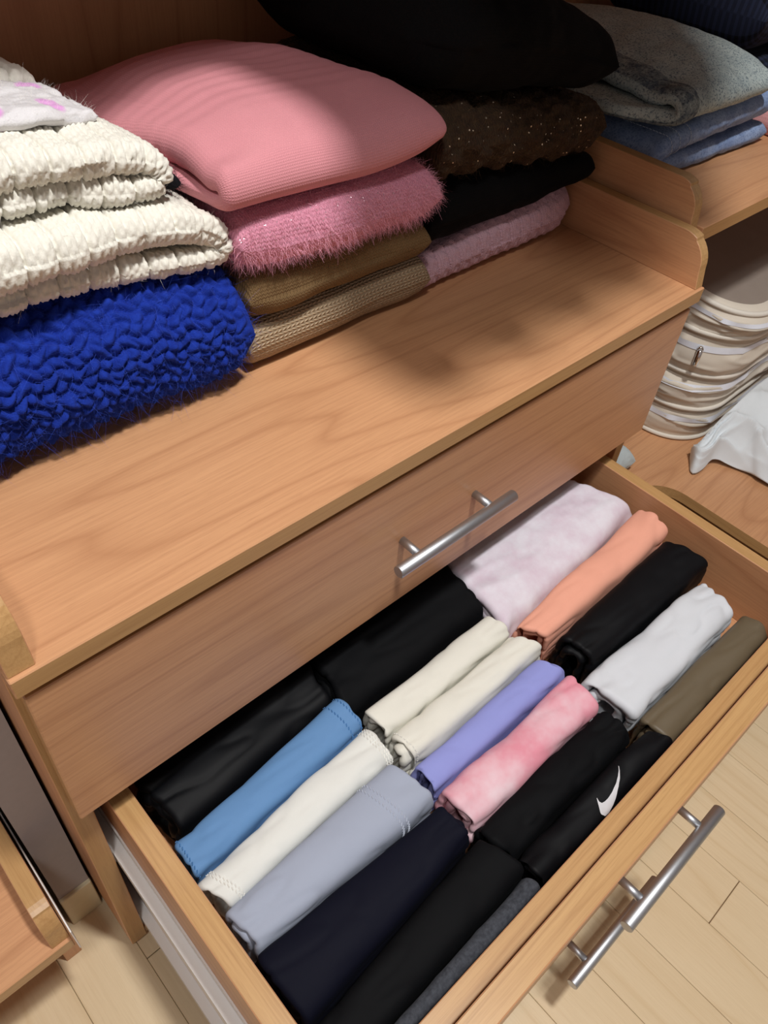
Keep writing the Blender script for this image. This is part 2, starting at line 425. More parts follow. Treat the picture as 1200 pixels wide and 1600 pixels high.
for x, zb, half, col, lab in ((0.390, 0.55, 0.224, lin(40, 40, 46), 'unseen charcoal wool coat added to shade the worktop'), (0.460, 0.55, 0.224, lin(96, 72, 52), 'unseen brown wool coat added to shade the worktop'),
                              (0.530, 0.55, 0.224, lin(34, 40, 62), 'unseen navy wool coat added to shade the worktop'), (0.600, 0.55, 0.224, lin(120, 112, 100), 'unseen taupe wool coat added to shade the worktop'), (0.670, 0.55, 0.224, lin(70, 30, 34), 'unseen burgundy wool coat added to shade the worktop')):
    coat(x, zb, 0.100, half, col, lab)
# ------------------------------------------------------------------ right-hand corner unit
cor = root('corner_shelf_unit', (1.2, 0.25, FZ), 'wood laminate corner shelf unit with rounded inner edge beside the drawers', 'shelf unit')
ZR = 0.05; ZL = -0.42
link('back_panel', box_me(0.8035, 1.75, 0.5025, 0.518, FZ, 0.50, 0.0005), cor, [M['back']])
link('shelf', box_me(0.8205, 1.75, 0.035, 0.502, ZR - 0.018, ZR, 0.0008, fr), cor, [M['top'], M['band_x']])
end_panel('end_panel', 0.8035, 0.8200, 0.041, ZR - 0.018, 0.0985, 0.034, cor, -0.004)
# lower shelf: L-shaped with a concave rounded inner corner
def lower_shelf():
    R0 = 0.062; xe = 0.990; yf = 0.030
    pts = [(0.803, yf)]
    for k in range(13):
        a = math.pi / 2 - k / 12 * math.pi / 2
        pts.append((xe - R0 + R0 * math.cos(a), yf - R0 + R0 * math.sin(a)))
    pts += [(xe, -0.60), (1.75, -0.60), (1.75, 0.502), (0.803, 0.502)]
    n = len(pts)
    v = [(x, y, ZL - 0.018) for x, y in pts] + [(x, y, ZL) for x, y in pts]
    f = [tuple(range(n))[::-1], tuple(range(n, 2 * n))]; mi = [0, 0]
    for i in range(n):
        j = (i + 1) % n; f.append((i, j, n + j, n + i)); mi.append(1 if i < 14 else 0)
    return mesh_from(v, f, False, mi)
link('lower_shelf', lower_shelf(), cor, [M['top'], M['band_y']])
link('base_shelf', box_me(0.803, 1.75, 0.06, 0.502, FZ, FZ + 0.03, 0.0008), cor, [M['side_y']])
link('upright', box_me(1.75, 1.768, -0.60, 0.502, FZ, 0.10, 0.0008), cor, [M['side_z']])
link('upright', box_me(0.803, 0.8205, 0.06, 0.502, FZ, ZR - 0.018, 0.0008, fr), cor, [M['side_z'], M['band_z']])

# ------------------------------------------------------------------ left-hand low unit
low = root('low_shelf_unit', (-0.4, 0.25, FZ), 'low wood laminate shelf with rounded end panel beside the drawer unit', 'shelf unit')
ZS = -0.40
link('shelf', box_me(-0.75, -0.0450, 0.005, 0.50, ZS - 0.018, ZS, 0.0008, fr), low, [M['front'], M['band_x']])
BACK_ = BACK
end_panel('end_panel', -0.0625, -0.0452, 0.0085, ZS, ZS + 0.050, 0.030, low, -0.003)
link('edge_strip', box_me(-0.0432, -0.0418, -0.001, 0.50, ZS - 0.016, ZS + 0.030, 0.0003), low, [M['slide']])
link('side_panel', box_me(-0.0625, -0.0445, 0.060, 0.50, FZ, ZS - 0.018, 0.0006), low, [M['side_z']])
link('plinth', box_me(-0.75, -0.0630, 0.10, 0.48, FZ, ZS - 0.018, 0), low, [M['dark']])
# ------------------------------------------------------------------ cloth builder
def smooth_path(pts, n, it=3):
    p = np.array(pts, float)
    for _ in range(it):
        q = np.empty((2 * (len(p) - 1) + 2, p.shape[1])); q[0] = p[0]; q[-1] = p[-1]
        q[1:-1:2] = 0.75 * p[:-1] + 0.25 * p[1:]; q[2:-1:2] = 0.25 * p[:-1] + 0.75 * p[1:]
        p = q
    d = np.r_[0, np.cumsum(np.linalg.norm(np.diff(p, axis=0), axis=1))]
    s = np.linspace(0, d[-1], n)
    return np.stack([np.interp(s, d, p[:, k]) for k in range(p.shape[1])], 1)

def grid_normals(P):
    du = np.gradient(P, axis=0); dv = np.roll(P, -1, 1) - np.roll(P, 1, 1)
    N = np.cross(du, dv); return N / (np.linalg.norm(N, axis=2, keepdims=True) + 1e-12)

GRIDS = {}
def ribbon(path, wdir, a0, a1, th, mw=40, disp=None, deform=None, bias=1.0, er=1.0, name=None, flip=1, edx=0.0022):
    """cloth of thickness 2*th swept along path (n,3), reaching from a0 to a1 along wdir; rounded edges and ends"""
    path = np.asarray(path, float); n = len(path); wdir = np.asarray(wdir, float)
    a0 = np.broadcast_to(a0, n).astype(float); a1 = np.broadcast_to(a1, n).astype(float); th = np.broadcast_to(th, n).astype(float)
    T = np.gradient(path, axis=0); T /= np.linalg.norm(T, axis=1, keepdims=True) + 1e-12
    Nn = np.cross(T, wdir) * flip; Nn /= np.linalg.norm(Nn, axis=1, keepdims=True) + 1e-12
    arc = np.r_[0, np.cumsum(np.linalg.norm(np.diff(path, axis=0), axis=1))]
    base = np.linspace(0, 1, mw) ** bias
    ne = max(6, int(np.ceil(float(np.mean(th)) * 1.5708 / edx)))
    edge = (1 - np.cos(np.linspace(0, math.pi / 2, ne)))           # fine steps round the edge
    edge2 = (1 - np.cos(np.linspace(0, math.pi / 2, 6)))
    Wm = float(np.mean(a1 - a0)); tm = float(np.mean(th)); ef = tm / Wm
    w = np.unique(np.round(np.r_[edge * ef, 1 - (edge2 if bias > 1 else edge) * ef, base[(base > ef) & (base < 1 - ef)]], 6)); k = len(w)
    wa = a0[:, None] + (a1 - a0)[:, None] * w[None]
    d = np.minimum(wa - a0[:, None], a1[:, None] - wa)
    pe = np.sqrt(np.clip(1 - (1 - np.clip(d / th[:, None], 0, 1)) ** 2, 0, 1))
    e = np.minimum(arc, arc[-1] - arc); pr = np.sqrt(np.clip(1 - (1 - np.clip(e / (th * er), 0, 1)) ** 2, 0, 1))
    h = th[:, None] * pe * (0.02 + 0.98 * pr[:, None])
    top = path[:, None] + wdir * wa[..., None] + Nn[:, None] * h[..., None]
    bot = path[:, None] + wdir * wa[..., None] - Nn[:, None] * h[..., None]
    P = np.concatenate([top, bot[:, k - 2:0:-1]], 1)
    if deform is not None: P = deform(P)
    ring = P[n // 2]; V = np.r_[0, np.cumsum(np.linalg.norm(np.diff(ring, axis=0), axis=1))]
    U2, V2 = np.meshgrid(arc, V, indexing='ij')
    if disp is not None:
        N = grid_normals(P)
        if (N[n // 2, k // 2] * Nn[n // 2]).sum() < 0: N = -N
        fade = np.clip(e / (0.5 * tm + 1e-9), 0, 1)[:, None]
        P = P + N * (disp(U2, V2, P, np.r_[np.ones(k), -np.ones(k - 2)][None] * np.ones((n, 1))) * fade)[..., None]
    m2 = P.shape[1]
    idx = np.arange(n * m2).reshape(n, m2); nx = np.roll(idx, -1, 1)
    F = np.stack([idx[:-1], nx[:-1], nx[1:], idx[1:]], -1).reshape(-1, 4)
    faces = F.tolist()
    for i, r in ((0, idx[0]), (n - 1, idx[-1])):
        cap = [(r[j], r[j + 1], r[(m2 - j - 1) % m2], r[(m2 - j) % m2]) for j in range(0, k - 1)]
        for q in cap:
            q2 = []
            for v in q:
                if v not in q2: q2.append(int(v))
            if len(q2) > 2: faces.append(q2)
    me = bpy.data.meshes.new('m'); me.from_pydata(P.reshape(-1, 3).tolist(), [], faces); me.update()
    uvl = me.uv_layers.new(name='UVMap')
    vi = np.empty(len(me.loops), int); me.loops.foreach_get('vertex_index', vi)
    Vw = V2.copy()
    uvc = np.stack([U2.reshape(-1)[vi], Vw.reshape(-1)[vi]], 1).astype(np.float32)
    # close the seam in V
    tot = V[-1] + np.linalg.norm(ring[-1] - ring[0])
    li = np.arange(len(F) * 4).reshape(-1, 4)
    last = np.where((np.arange(len(F)) % m2) == m2 - 1)[0]
    uvc[li[last][:, 1], 1] = tot; uvc[li[last][:, 2], 1] = tot
    uvl.data.foreach_set('uv', uvc.reshape(-1))
    bm = bmesh.new(); bm.from_mesh(me); bmesh.ops.recalc_face_normals(bm, faces=bm.faces); bm.to_mesh(me); bm.free()
    me.polygons.foreach_set('use_smooth', [True] * len(me.polygons)); me.update()
    me['k'] = k
    GRIDS['last'] = (P, k, w)
    return me

def garment(name, me, mat, label, cat, base, group=None, rest=None):
    if rest is not None:                                            # lies flat on what carries it
        n = len(me.vertices); co = np.empty(n * 3); me.vertices.foreach_get('co', co); co = co.reshape(-1, 3)
        co[:, 2] = np.maximum(co[:, 2], rest + 0.0003); me.vertices.foreach_set('co', co.reshape(-1)); me.update()
    o = link(name, me, None, [mat]); recentre(o, base); tag(o, label, cat, group); return o

def fur(me, count, ln, width, keep, spread=0.6, droop=(0, 0, -0.3), segs=2, curl=0.5, seed=1):
    """loose fibres standing off a cloth surface, as thin mesh ribbons"""
    rg = np.random.default_rng(seed)
    n = len(me.polygons); C = np.empty(n * 3); me.polygons.foreach_get('center', C); C = C.reshape(-1, 3)
    Nn = np.empty(n * 3); me.polygons.foreach_get('normal', Nn); Nn = Nn.reshape(-1, 3)
    A = np.empty(n); me.polygons.foreach_get('area', A)
    ok = keep(C, Nn); pr = A * ok; pr /= pr.sum()
    i = rg.choice(n, count, p=pr); c = C[i] + rg.normal(0, 0.0012, (count, 3)); nn = Nn[i]
    d = nn + rg.normal(0, spread, (count, 3)) + np.array(droop); d /= np.linalg.norm(d, axis=1, keepdims=True)
    side = np.cross(d, rg.normal(0, 1, (count, 3))); side /= np.linalg.norm(side, axis=1, keepdims=True)
    bend = rg.normal(0, curl, (count, 3)) + np.array(droop) * 0.8
    L = ln * rg.uniform(0.5, 1.3, count)[:, None]
    p = c - nn * 0.0006; V = []; 
    for s in range(segs + 1):
        t = s / segs; q = p + L * (d * t + bend * t * t * 0.5); ww = width * (1 - 0.75 * t)
        V += [q - side * ww, q + side * ww]
    V = np.stack(V, 1); V[..., 2] = np.maximum(V[..., 2], 0.0004)   # count, 2*(segs+1), 3
    m = V.shape[1]; b = (np.arange(count) * m)[:, None]
    F = np.concatenate([b + np.array([[2 * s, 2 * s + 1, 2 * s + 3, 2 * s + 2]]) for s in range(segs)], 0)
    me2 = bpy.data.meshes.new('m'); me2.from_pydata(V.reshape(-1, 3).tolist(), [], F.tolist()); me2.update()
    return me2

def attach(o, name, me, mat, label=None, kind=None):
    """child mesh given in world coordinates"""
    org = Vector(o['_org'])
    me.transform(Matrix.Translation(-org)); me.materials.append(mat)
    c = bpy.data.objects.new(name, me); COL.objects.link(c); c.parent = o
    tag(c, label, None, None, kind); return c

def row_points(P, k, w, frac, i0, i1, off=0.0006, back=False):
    """points of the outer cloth face along the path at width fraction frac"""
    j = int(np.argmin(np.abs(w - frac))); N = grid_normals(P)
    c = P[i0:i1, j]; out = N[i0:i1, j]
    mid = P.reshape(-1, 3).mean(0)
    return c, out

def dashes(rows, r=0.00065, ln=0.0026, gap=0.0014, normals=None, tilt=0.0):
    """machine stitches: short raised beads along polylines"""
    bm = bmesh.new()
    for pts, nr in rows:
        d = np.r_[0, np.cumsum(np.linalg.norm(np.diff(pts, axis=0), axis=1))]
        s = 0.0
        while s + ln < d[-1]:
            P0 = np.array([np.interp(s, d, pts[:, q]) for q in range(3)]); P1 = np.array([np.interp(s + ln, d, pts[:, q]) for q in range(3)])
            nv = np.array([np.interp(s, d, nr[:, q]) for q in range(3)])
            sd = np.cross(P1 - P0, nv); sd = sd / (np.linalg.norm(sd) + 1e-9)
            P1 = P1 + sd * tilt
            vs_ = []
            for q in (P0, P1):
                for a in (sd * r, nv * r * 1.2, -sd * r): vs_.append(bm.verts.new(q + a + nv * 0.0002))
            bm.faces.new((vs_[0], vs_[1], vs_[4], vs_[3])); bm.faces.new((vs_[1], vs_[2], vs_[5], vs_[4]))
            bm.faces.new((vs_[0], vs_[2], vs_[1])); bm.faces.new((vs_[3], vs_[4], vs_[5]))
            s += ln + gap
    return bm_mesh(bm)

# ------------------------------------------------------------------ clothes standing in the open drawer
def roll(name, mat, label, cat, xl, xr, yl, yr, ztop, seed, turns=2, wr=1.0, zbot=-0.3435, pitch=None, group='folded clothes filed in the open drawer', lean=0.0, ledge=0.003, nn=150, crown=0.0, endwr=1.0, prot=0.004):
    """xl/xr = (at back, at front) end positions; yl/yr = (back, front) at the left and right ends; ztop = (left, right)"""
    ov = 0.0005; yl = (yl[0] + ov, max(yl[1] - ov, -0.2715)); yr = (yr[0] + ov, max(yr[1] - ov, -0.2715))
    wn = 0.5 * ((yl[0] - yl[1]) + (yr[0] - yr[1])); h = 1.0; H = 0.5 * (ztop[0] + ztop[1]) - zbot
    p = pitch or wn / (2 * turns + 1.2)
    e = p * 0.5
    c1, c2 = 0.17 * wn, 0.0065
    pts = [(e, e * 0.2), (e, H - e - c2), (e + 0.5 * c1, H - e - 0.001), (0.5 * wn, H - e + 0.001), (wn - e - 0.5 * c1, H - e - 0.002), (wn - e, H - e - c2 - 0.004), (wn - e, e)]
    for kk in range(1, turns):
        q = kk * p
        pts += [(e + q * 0.75, e + q * 0.3), (e + q, H - e - q - 0.006), (e + q + 0.3 * c1, H - e - q), (wn - e - q - 0.3 * c1, H - e - q), (wn - e - q, H - e - q - 0.008), (wn - e - q, e + q * 0.8)]
    pth = smooth_path(pts, nn, 2)
    rg = np.random.default_rng(seed)
    s = np.linspace(0, 1, nn); arcl = np.r_[0, np.cumsum(np.linalg.norm(np.diff(pth, axis=0), axis=1))]
    eta = pth[:, 0] / wn
    a0 = xl[0] + (xl[1] - xl[0]) * eta + ledge * vnoise(arcl * 28, seed) + prot * vnoise(s * turns * 1.2, 7.7, seed=seed)
    a1 = xr[0] + (xr[1] - xr[0]) * eta + ledge * vnoise(arcl * 28, seed + 9.5) + prot * vnoise(s * turns * 1.2, 3.3, seed=seed + 5)
    path = np.stack([np.zeros(nn), pth[:, 0], pth[:, 1]], 1)
    x0, x1 = min(xl), max(xr)
    def deform(P):
        x = P[..., 0]; u = np.clip((x - x0) / (x1 - x0), -0.05, 1.05); et = P[..., 1] / wn; ze = P[..., 2] / H
        yb = yl[0] + (yr[0] - yl[0]) * u; yf = yl[1] + (yr[1] - yl[1]) * u
        zt = ztop[0] + (ztop[1] - ztop[0]) * u
        wav = 0.0022 * wr * vnoise(x * 17, seed * 3.1, ze * 1.2)
        y = yb + (yf - yb) * et + wav * np.clip(ze, 0, 1) - lean * (ze - 1)
        z = zbot + (zt - zbot) * ze + (0.0025 * wr * vnoise(x * 14 + 5, et * 1.5, seed) + crown * np.sin(np.pi * np.clip(u, 0, 1)) - crown * 0.6) * sstep((ze - 0.45) / 0.5)
        return np.stack([x, y, z], -1)
    def disp(U, V, P, side):
        x = P[..., 0]
        n1 = vnoise(x * 16, U * 42, seed) * 0.0012
        n2 = (1 - np.abs(vnoise(x * 26 + U * 20, U * 75 - x * 12, seed + 3.3))) ** 3 * 0.0022 - 0.0005
        ed = np.minimum(np.abs(x - x0), np.abs(x1 - x)); k = np.exp(-ed / 0.03)
        n3 = vnoise(x * 55, U * 110, seed + 6) * 0.0013 * k * endwr
        return wr * (n1 + n2 * (0.5 + k) + n3)
    me = ribbon(path, (1, 0, 0), a0, a1, p * 0.44, 64, disp, deform, flip=-1)
    n_ = len(me.vertices); co = np.empty(n_ * 3); me.vertices.foreach_get('co', co); co = co.reshape(-1, 3)
    co[:, 1] = np.maximum(co[:, 1], -0.2706); co[:, 0] = np.clip(co[:, 0], 0.0514, 0.7450); me.vertices.foreach_set('co', co.reshape(-1)); me.update()
    g = GRIDS['last']
    o = garment(name, me, mat, label, cat, ((x0 + x1) / 2, 0.25 * (sum(yl) + sum(yr)), zbot), group, rest=-0.3437)
    return o, g, nn

def hem(o, g, fracs, mat, i0=0.05, i1=0.55, name='hem_stitching', label=None, nn=150, turns=2, **kw):
    """rows of stitches on the outer face of a roll"""
    P, k, w = g; N = grid_normals(P); rows = []
    c = P.reshape(-1, 3).mean(0)
    a, b = int(i0 * nn / turns), int(i1 * nn / turns)
    for fr_ in fracs:
        best = None
        j = int(np.argmin(np.abs(w - fr_)))
        cand = [j] + ([P.shape[1] - j] if 0 < j < k - 1 else [])
        # take whichever face of the cloth lies outside
        jj = max(cand, key=lambda q: P[a:b, q, 2].max())
        nrm = N[a:b, jj]; 
        mid = P[(a + b) // 2, jj]; nm = N[(a + b) // 2, jj]
        if nm[2] < 0: nrm = -nrm
        rows.append((P[a:b, jj] + nrm * 0.0002, nrm))
    return attach(o, name, dashes(rows, **kw), mat, label, 'stuff')

LY = dict(weave=3500.0, bumpd=0.00008, mottle=0.05, sheen=0.06, rough=0.75, spec=0.22)
C = {}
C['black'] = cloth('black_jersey', lin(7, 8, 11), **{**LY, 'sheen': 0.015, 'spec': 0.14})
C['black_s'] = cloth('black_satin_jersey', lin(7, 8, 12), **{**LY, 'sheen': 0.015, 'rough': 0.6, 'spec': 0.18})
C['navy'] = cloth('navy_jersey', lin(10, 12, 28), **{**LY, 'sheen': 0.02, 'spec': 0.15})
C['steel'] = cloth('steel_blue_jersey', lin(102, 144, 192), **LY)
C['ivory'] = cloth('ivory_jersey', lin(226, 227, 222), **LY)
C['cream'] = cloth('cream_jersey', lin(229, 227, 216), **LY)
C['grey'] = cloth('pale_grey_jersey', lin(164, 172, 190), **LY)
C['lav'] = cloth('lavender_jersey', lin(148, 154, 218), **LY)
C['peach'] = cloth('peach_jersey', lin(240, 172, 148), **LY)
C['white'] = cloth('white_cotton', lin(216, 220, 226), **{**LY, 'rough': 0.9})
C['olive'] = cloth('olive_satin', lin(104, 92, 72), **{**LY, 'rough': 0.5, 'spec': 0.4})
C['heather'] = cloth('charcoal_heather', lin(74, 77, 84), lin(40, 42, 48), weave=1500.0, bumpd=0.0003, mottle=0.3, mot_scale=260.0, sheen=0.2, rough=0.95)
C['tiedye'] = cloth('pink_tie_dye', lin(226, 148, 164), lin(236, 222, 228), mot_scale=17.0, **{k_: v for k_, v in LY.items() if k_ != 'mottle'}, mottle=0.34)
C['marble'] = cloth('white_pink_marble', lin(228, 224, 233), lin(210, 186, 202), mot_scale=30.0, **{k_: v for k_, v in LY.items() if k_ != 'mottle'}, mottle=0.30)
C['thread_b'] = cloth('blue_thread', lin(84, 134, 190), **LY)
C['thread_w'] = cloth('ivory_thread', lin(248, 247, 240), **LY)
C['thread_g'] = cloth('grey_thread', lin(198, 206, 222), **LY)
C['thread_k'] = cloth('black_thread', lin(34, 35, 40), **LY)

ZT = -0.262
# left column, back to front
roll('folded_leggings', C['black_s'], 'black folded leggings in the drawer corner behind steel blue leggings', 'leggings', (0.058, 0.066), (0.259, 0.252), (0.052, -0.028), (0.052, -0.016), (-0.272, -0.262), 11, wr=1.2)
o, g, nn = roll('folded_leggings', C['steel'], 'steel blue folded leggings with stitched hem', 'leggings', (0.057, 0.055), (0.252, 0.256), (-0.031, -0.068), (-0.017, -0.060), (-0.272, -0.256), 12, wr=0.9)
hem(o, g, (0.925, 0.985), C['thread_b'], 0.30, 0.72, tilt=0.0012, label='double row of blue hem stitches')
hem(o, g, (0.015,), C['thread_b'], 0.25, 0.72, tilt=0.0012)
o, g, nn = roll('folded_leggings', C['ivory'], 'ivory folded leggings with ribbed hem between steel blue and grey leggings', 'leggings', (0.053, 0.070), (0.256, 0.258), (-0.070, -0.106), (-0.058, -0.101), (-0.270, -0.258), 13, wr=1.0)
hem(o, g, (0.06, 0.075, 0.95, 0.965, 0.98), C['thread_w'], 0.30, 0.74, tilt=0.0014, label='raised ivory hem stitches')
o, g, nn = roll('folded_leggings', C['grey'], 'pale grey folded leggings with a curved stitched seam', 'leggings', (0.055, 0.062), (0.246, 0.259), (-0.106, -0.148), (-0.099, -0.157), (-0.268, -0.256), 14, wr=0.8)
hem(o, g, (0.80, 0.82), C['thread_g'], 0.20, 0.80, tilt=0.0016, label='pale zigzag seam stitches')
roll('folded_leggings', C['navy'], 'dark navy folded leggings in the drawer beside pale grey leggings', 'leggings', (0.054, 0.060), (0.256, 0.264), (-0.147, -0.216), (-0.159, -0.200), (-0.268, -0.260), 15, wr=0.8, turns=2)
roll('folded_leggings', C['black'], 'matte black folded leggings between navy leggings and charcoal heather cloth', 'leggings', (0.056, 0.066), (0.264, 0.276), (-0.218, -0.256), (-0.201, -0.252), (-0.272, -0.262), 16, wr=0.8)
roll('folded_leggings', C['heather'], 'charcoal heather folded sweatpants against the drawer front', 'sweatpants', (0.060, 0.060), (0.268, 0.272), (-0.2575, -0.2710), (-0.2535, -0.2710), (-0.276, -0.266), 17, wr=0.5, turns=1, pitch=0.0055)
# middle column
roll('folded_leggings', C['black'], 'black folded leggings behind the cream leggings in the drawer', 'leggings', (0.262, 0.258), (0.464, 0.457), (0.058, -0.040), (0.055, -0.042), (-0.262, -0.254), 21, wr=1.0)
o, g, nn = roll('folded_leggings', C['cream'], 'cream folded leggings next to the black pair, with an open fold end', 'leggings', (0.264, 0.268), (0.447, 0.455), (-0.044, -0.080), (-0.044, -0.079), (-0.262, -0.256), 22, wr=1.1)
o, g, nn = roll('folded_leggings', C['cream'], 'cream folded leggings next to the lavender pair', 'leggings', (0.266, 0.264), (0.445, 0.467), (-0.081, -0.116), (-0.080, -0.116), (-0.264, -0.258), 23, wr=1.1)
hem(o, g, (0.03,), C['thread_w'], 0.30, 0.74)
roll('folded_leggings', C['lav'], 'lavender folded leggings beside pink tie-dye', 'leggings', (0.264, 0.268), (0.446, 0.464), (-0.117, -0.149), (-0.117, -0.150), (-0.268, -0.260), 24, wr=0.8)
roll('folded_shirt', C['tiedye'], 'pink and white tie-dye folded shirt', 'shirt', (0.266, 0.269), (0.462, 0.454), (-0.151, -0.197), (-0.152, -0.197), (-0.266, -0.258), 25, wr=1.2)
roll('folded_leggings', C['black'], 'black folded leggings between pink tie-dye shirt and leggings with white logo', 'leggings', (0.268, 0.271), (0.458, 0.462), (-0.195, -0.236), (-0.197, -0.240), (-0.272, -0.266), 26, wr=1.3)
NIKE, gN, _ = roll('folded_leggings', C['black_s'], 'black folded leggings with a pale swoosh logo against the drawer front', 'leggings', (0.277, 0.279), (0.472, 0.482), (-0.2385, -0.2710), (-0.2425, -0.2710), (-0.270, -0.264), 27, wr=0.9)
# right column
roll('folded_shirt', C['marble'], 'white folded shirt with faint pink marbling', 'shirt', (0.472, 0.456), (0.690, 0.738), (0.060, -0.073), (0.050, -0.052), (-0.262, -0.256), 31, wr=1.4, turns=3)
roll('folded_leggings', C['peach'], 'peach orange folded leggings', 'leggings', (0.462, 0.486), (0.728, 0.726), (-0.075, -0.112), (-0.056, -0.105), (-0.262, -0.258), 32, wr=1.2)
roll('folded_leggings', C['black_s'], 'black folded leggings between peach leggings and white shirt', 'leggings', (0.489, 0.497), (0.708, 0.724), (-0.113, -0.160), (-0.107, -0.170), (-0.262, -0.258), 33, wr=0.7)
roll('folded_shirt', C['white'], 'plain white cotton folded shirt beside olive trousers', 'shirt', (0.469, 0.478), (0.694, 0.684), (-0.161, -0.229), (-0.171, -0.231), (-0.268, -0.262), 34, wr=1.4)
roll('folded_trousers', C['olive'], 'olive brown satin folded trousers against the drawer front', 'trousers', (0.484, 0.486), (0.690, 0.690), (-0.2305, -0.2710), (-0.2325, -0.2710), (-0.272, -0.266), 35, wr=1.0)

# printed logo on the black leggings: outline laid onto the cloth
def pixel_dir(u, v): return Vector(tuple(ROT.T @ np.array([(u - 600) / FPX, (v - 800) / FPX, 1.0])))
def decal(obj, poly, mat, name, label):
    org = Vector(obj['_org']); me = obj.data
    bvh = BVHTree.FromPolygons([v.co + org for v in me.vertices], [tuple(p.vertices) for p in me.polygons])
    bm = bmesh.new(); vs_ = []
    for (u, v) in poly:
        d = pixel_dir(u, v).normalized(); h = bvh.ray_cast(Vector(CAM), d)
        q = h[0] if h[0] is not None else Vector(CAM) + d * ((-0.262 - CAM[2]) / d.z)
        nrm = h[1] if h[0] is not None else Vector((0, 0, 1))
        if nrm.dot(d) > 0: nrm = -nrm
        vs_.append(bm.verts.new(q + nrm * 0.0007))
    n = len(vs_) // 5
    for i in range(n - 1):
        for j in range(4): bm.faces.new((vs_[5 * i + j], vs_[5 * i + j + 1], vs_[5 * i + j + 6], vs_[5 * i + j + 5]))
    me2 = bm_mesh(bm, True); return attach(obj, name, me2, mat, label)
lm = paint('logo_print', lin(206, 206, 210), 0.5)
A = [(966, 1197), (966.5, 1204), (965, 1213), (962, 1224), (956, 1238), (950, 1247), (945, 1252), (940, 1255), (936, 1253), (932.5, 1247)]
B = [(967, 1198), (968, 1206), (968, 1216), (966, 1229), (962, 1245), (957, 1258), (951, 1269), (945, 1275), (938, 1272), (932, 1247.5)]
def dense(L_, n=26):
    L_ = np.array(L_); s = np.linspace(0, 1, len(L_)); q = np.linspace(0, 1, n)
    return [(np.interp(t_, s, L_[:, 0]), np.interp(t_, s, L_[:, 1])) for t_ in q]
decal(NIKE, [(a_[0] + (b_[0] - a_[0]) * q_ / 4, a_[1] + (b_[1] - a_[1]) * q_ / 4) for a_, b_ in zip(dense(A, 40), dense(B, 40)) for q_ in range(5)], lm, 'logo_print', 'pale grey swoosh logo')

# ------------------------------------------------------------------ sweaters on the worktop
def pad_path(stations, n):
    """stations: (x, z0, z1) -> centre path and half thickness"""
    s = np.array(stations, float); x = np.linspace(s[0, 0], s[-1, 0], n)
    z0 = np.interp(x, s[:, 0], s[:, 1]); z1 = np.interp(x, s[:, 0], s[:, 2])
    k = np.ones(9) / 9
    sm = lambda a: np.convolve(np.pad(a, 4, 'edge'), k, 'valid')
    z0, z1 = sm(z0), sm(z1)
    return np.stack([x, 0 * x, (z0 + z1) / 2], 1), (z1 - z0) / 2

def wob(x, seed, amp=0.003, f=18): return amp * vnoise(x * f, seed)

# blue mohair
def blue_disp(U, V, P, side):
    a = np.abs(np.sin(math.pi * U / 0.0105 + 0.9 * np.sin(V * 260))) * np.abs(np.sin(math.pi * V / 0.0098 + 0.9 * np.sin(U * 240)))
    return 0.0068 * (np.sqrt(a) - 0.55) + 0.0026 * vnoise(U * 140, V * 140, 1) + 0.003 * vnoise(U * 30, V * 30, 2)
C['blue'] = cloth('blue_mohair', lin(32, 58, 158), lin(22, 40, 126), weave=900, bumpd=0.0011, mottle=0.3, mot_scale=110, sheen=0.2, rough=1.0, spec=0.1)
C['blue_f'] = cloth('blue_mohair_fibre', lin(44, 74, 190), lin(90, 112, 200), sheen=0.3, mottle=0.2, mot_scale=200)
path, th = pad_path([(0.031, 0.004, 0.122), (0.10, 0.004, 0.121), (0.20, 0.004, 0.114), (0.27, 0.004, 0.106), (0.292, 0.006, 0.101)], 260)
me = ribbon(path, (0, 1, 0), 0.150 + wob(path[:, 0], 3), 0.44, th, 150, blue_disp, None, 1.9, er=0.28, edx=0.0013)
o = garment('folded_sweater', me, C['blue'], 'royal blue fluffy mohair sweater at the bottom of its stack', 'sweater', (0.16, 0.3, 0), 'folded sweaters on the drawer unit', rest=0.0)
org = Vector(o['_org'])
def wcopy(o):
    q = o.data.copy(); q.transform(Matrix.Translation(Vector(o['_org']))); return q
q = wcopy(o)
attach(o, 'loose_fibres', fur(q, 6500, 0.010, 0.00008, lambda C_, N_: (C_[:, 1] < 0.24) & (C_[:, 2] > 0.006) & (C_[:, 0] > 0.055), 0.8, (0, -0.1, -0.2), 4, 1.3, 4), C['blue_f'], 'fine blue mohair fibres', 'stuff')

# white chunky knits: folded over at the right end, open towards the front
def chunky(U, V, P, side):
    pr = 0.0222
    f = (U / pr) % 1.0
    groove = np.exp(-((f - 0.5) * pr / 0.0015) ** 2)
    fu = np.abs((U / 0.0074) % 1.0 - 0.5)                       # braided stitch columns
    ph = V / 0.0070 + 1.9 * fu + 0.15 * vnoise(U * 70, V * 70, 6)
    row = 0.5 + 0.5 * np.sin(2 * math.pi * ph)
    col = 1 - np.exp(-(fu * 0.0074 / 0.0010) ** 2) - 0.6 * np.exp(-((fu - 0.5) * 0.0074 / 0.0006) ** 2)
    front = np.exp(-np.clip(P[..., 1] - P[..., 1].min(), 0, 1) / 0.03)
    n = vnoise(U * 160, V * 160, 3) * 0.0006 + vnoise(U * 36, V * 36, 5) * 0.0022 + front * 0.0016 * vnoise(U * 95, V * 95, 8)
    return -0.0036 * groove + (row * 0.45 + col * 0.75 - 0.6) * (0.0016 + 0.0010 * front) + n
C['wool'] = cloth('white_chunky_wool', lin(232, 229, 218), lin(220, 215, 202), weave=800, bumpd=0.0005, mottle=0.08, mot_scale=130, sheen=0.3, rough=1.0, spec=0.1)
C['wool_f'] = cloth('white_wool_fibre', lin(244, 241, 232), sheen=0.4)
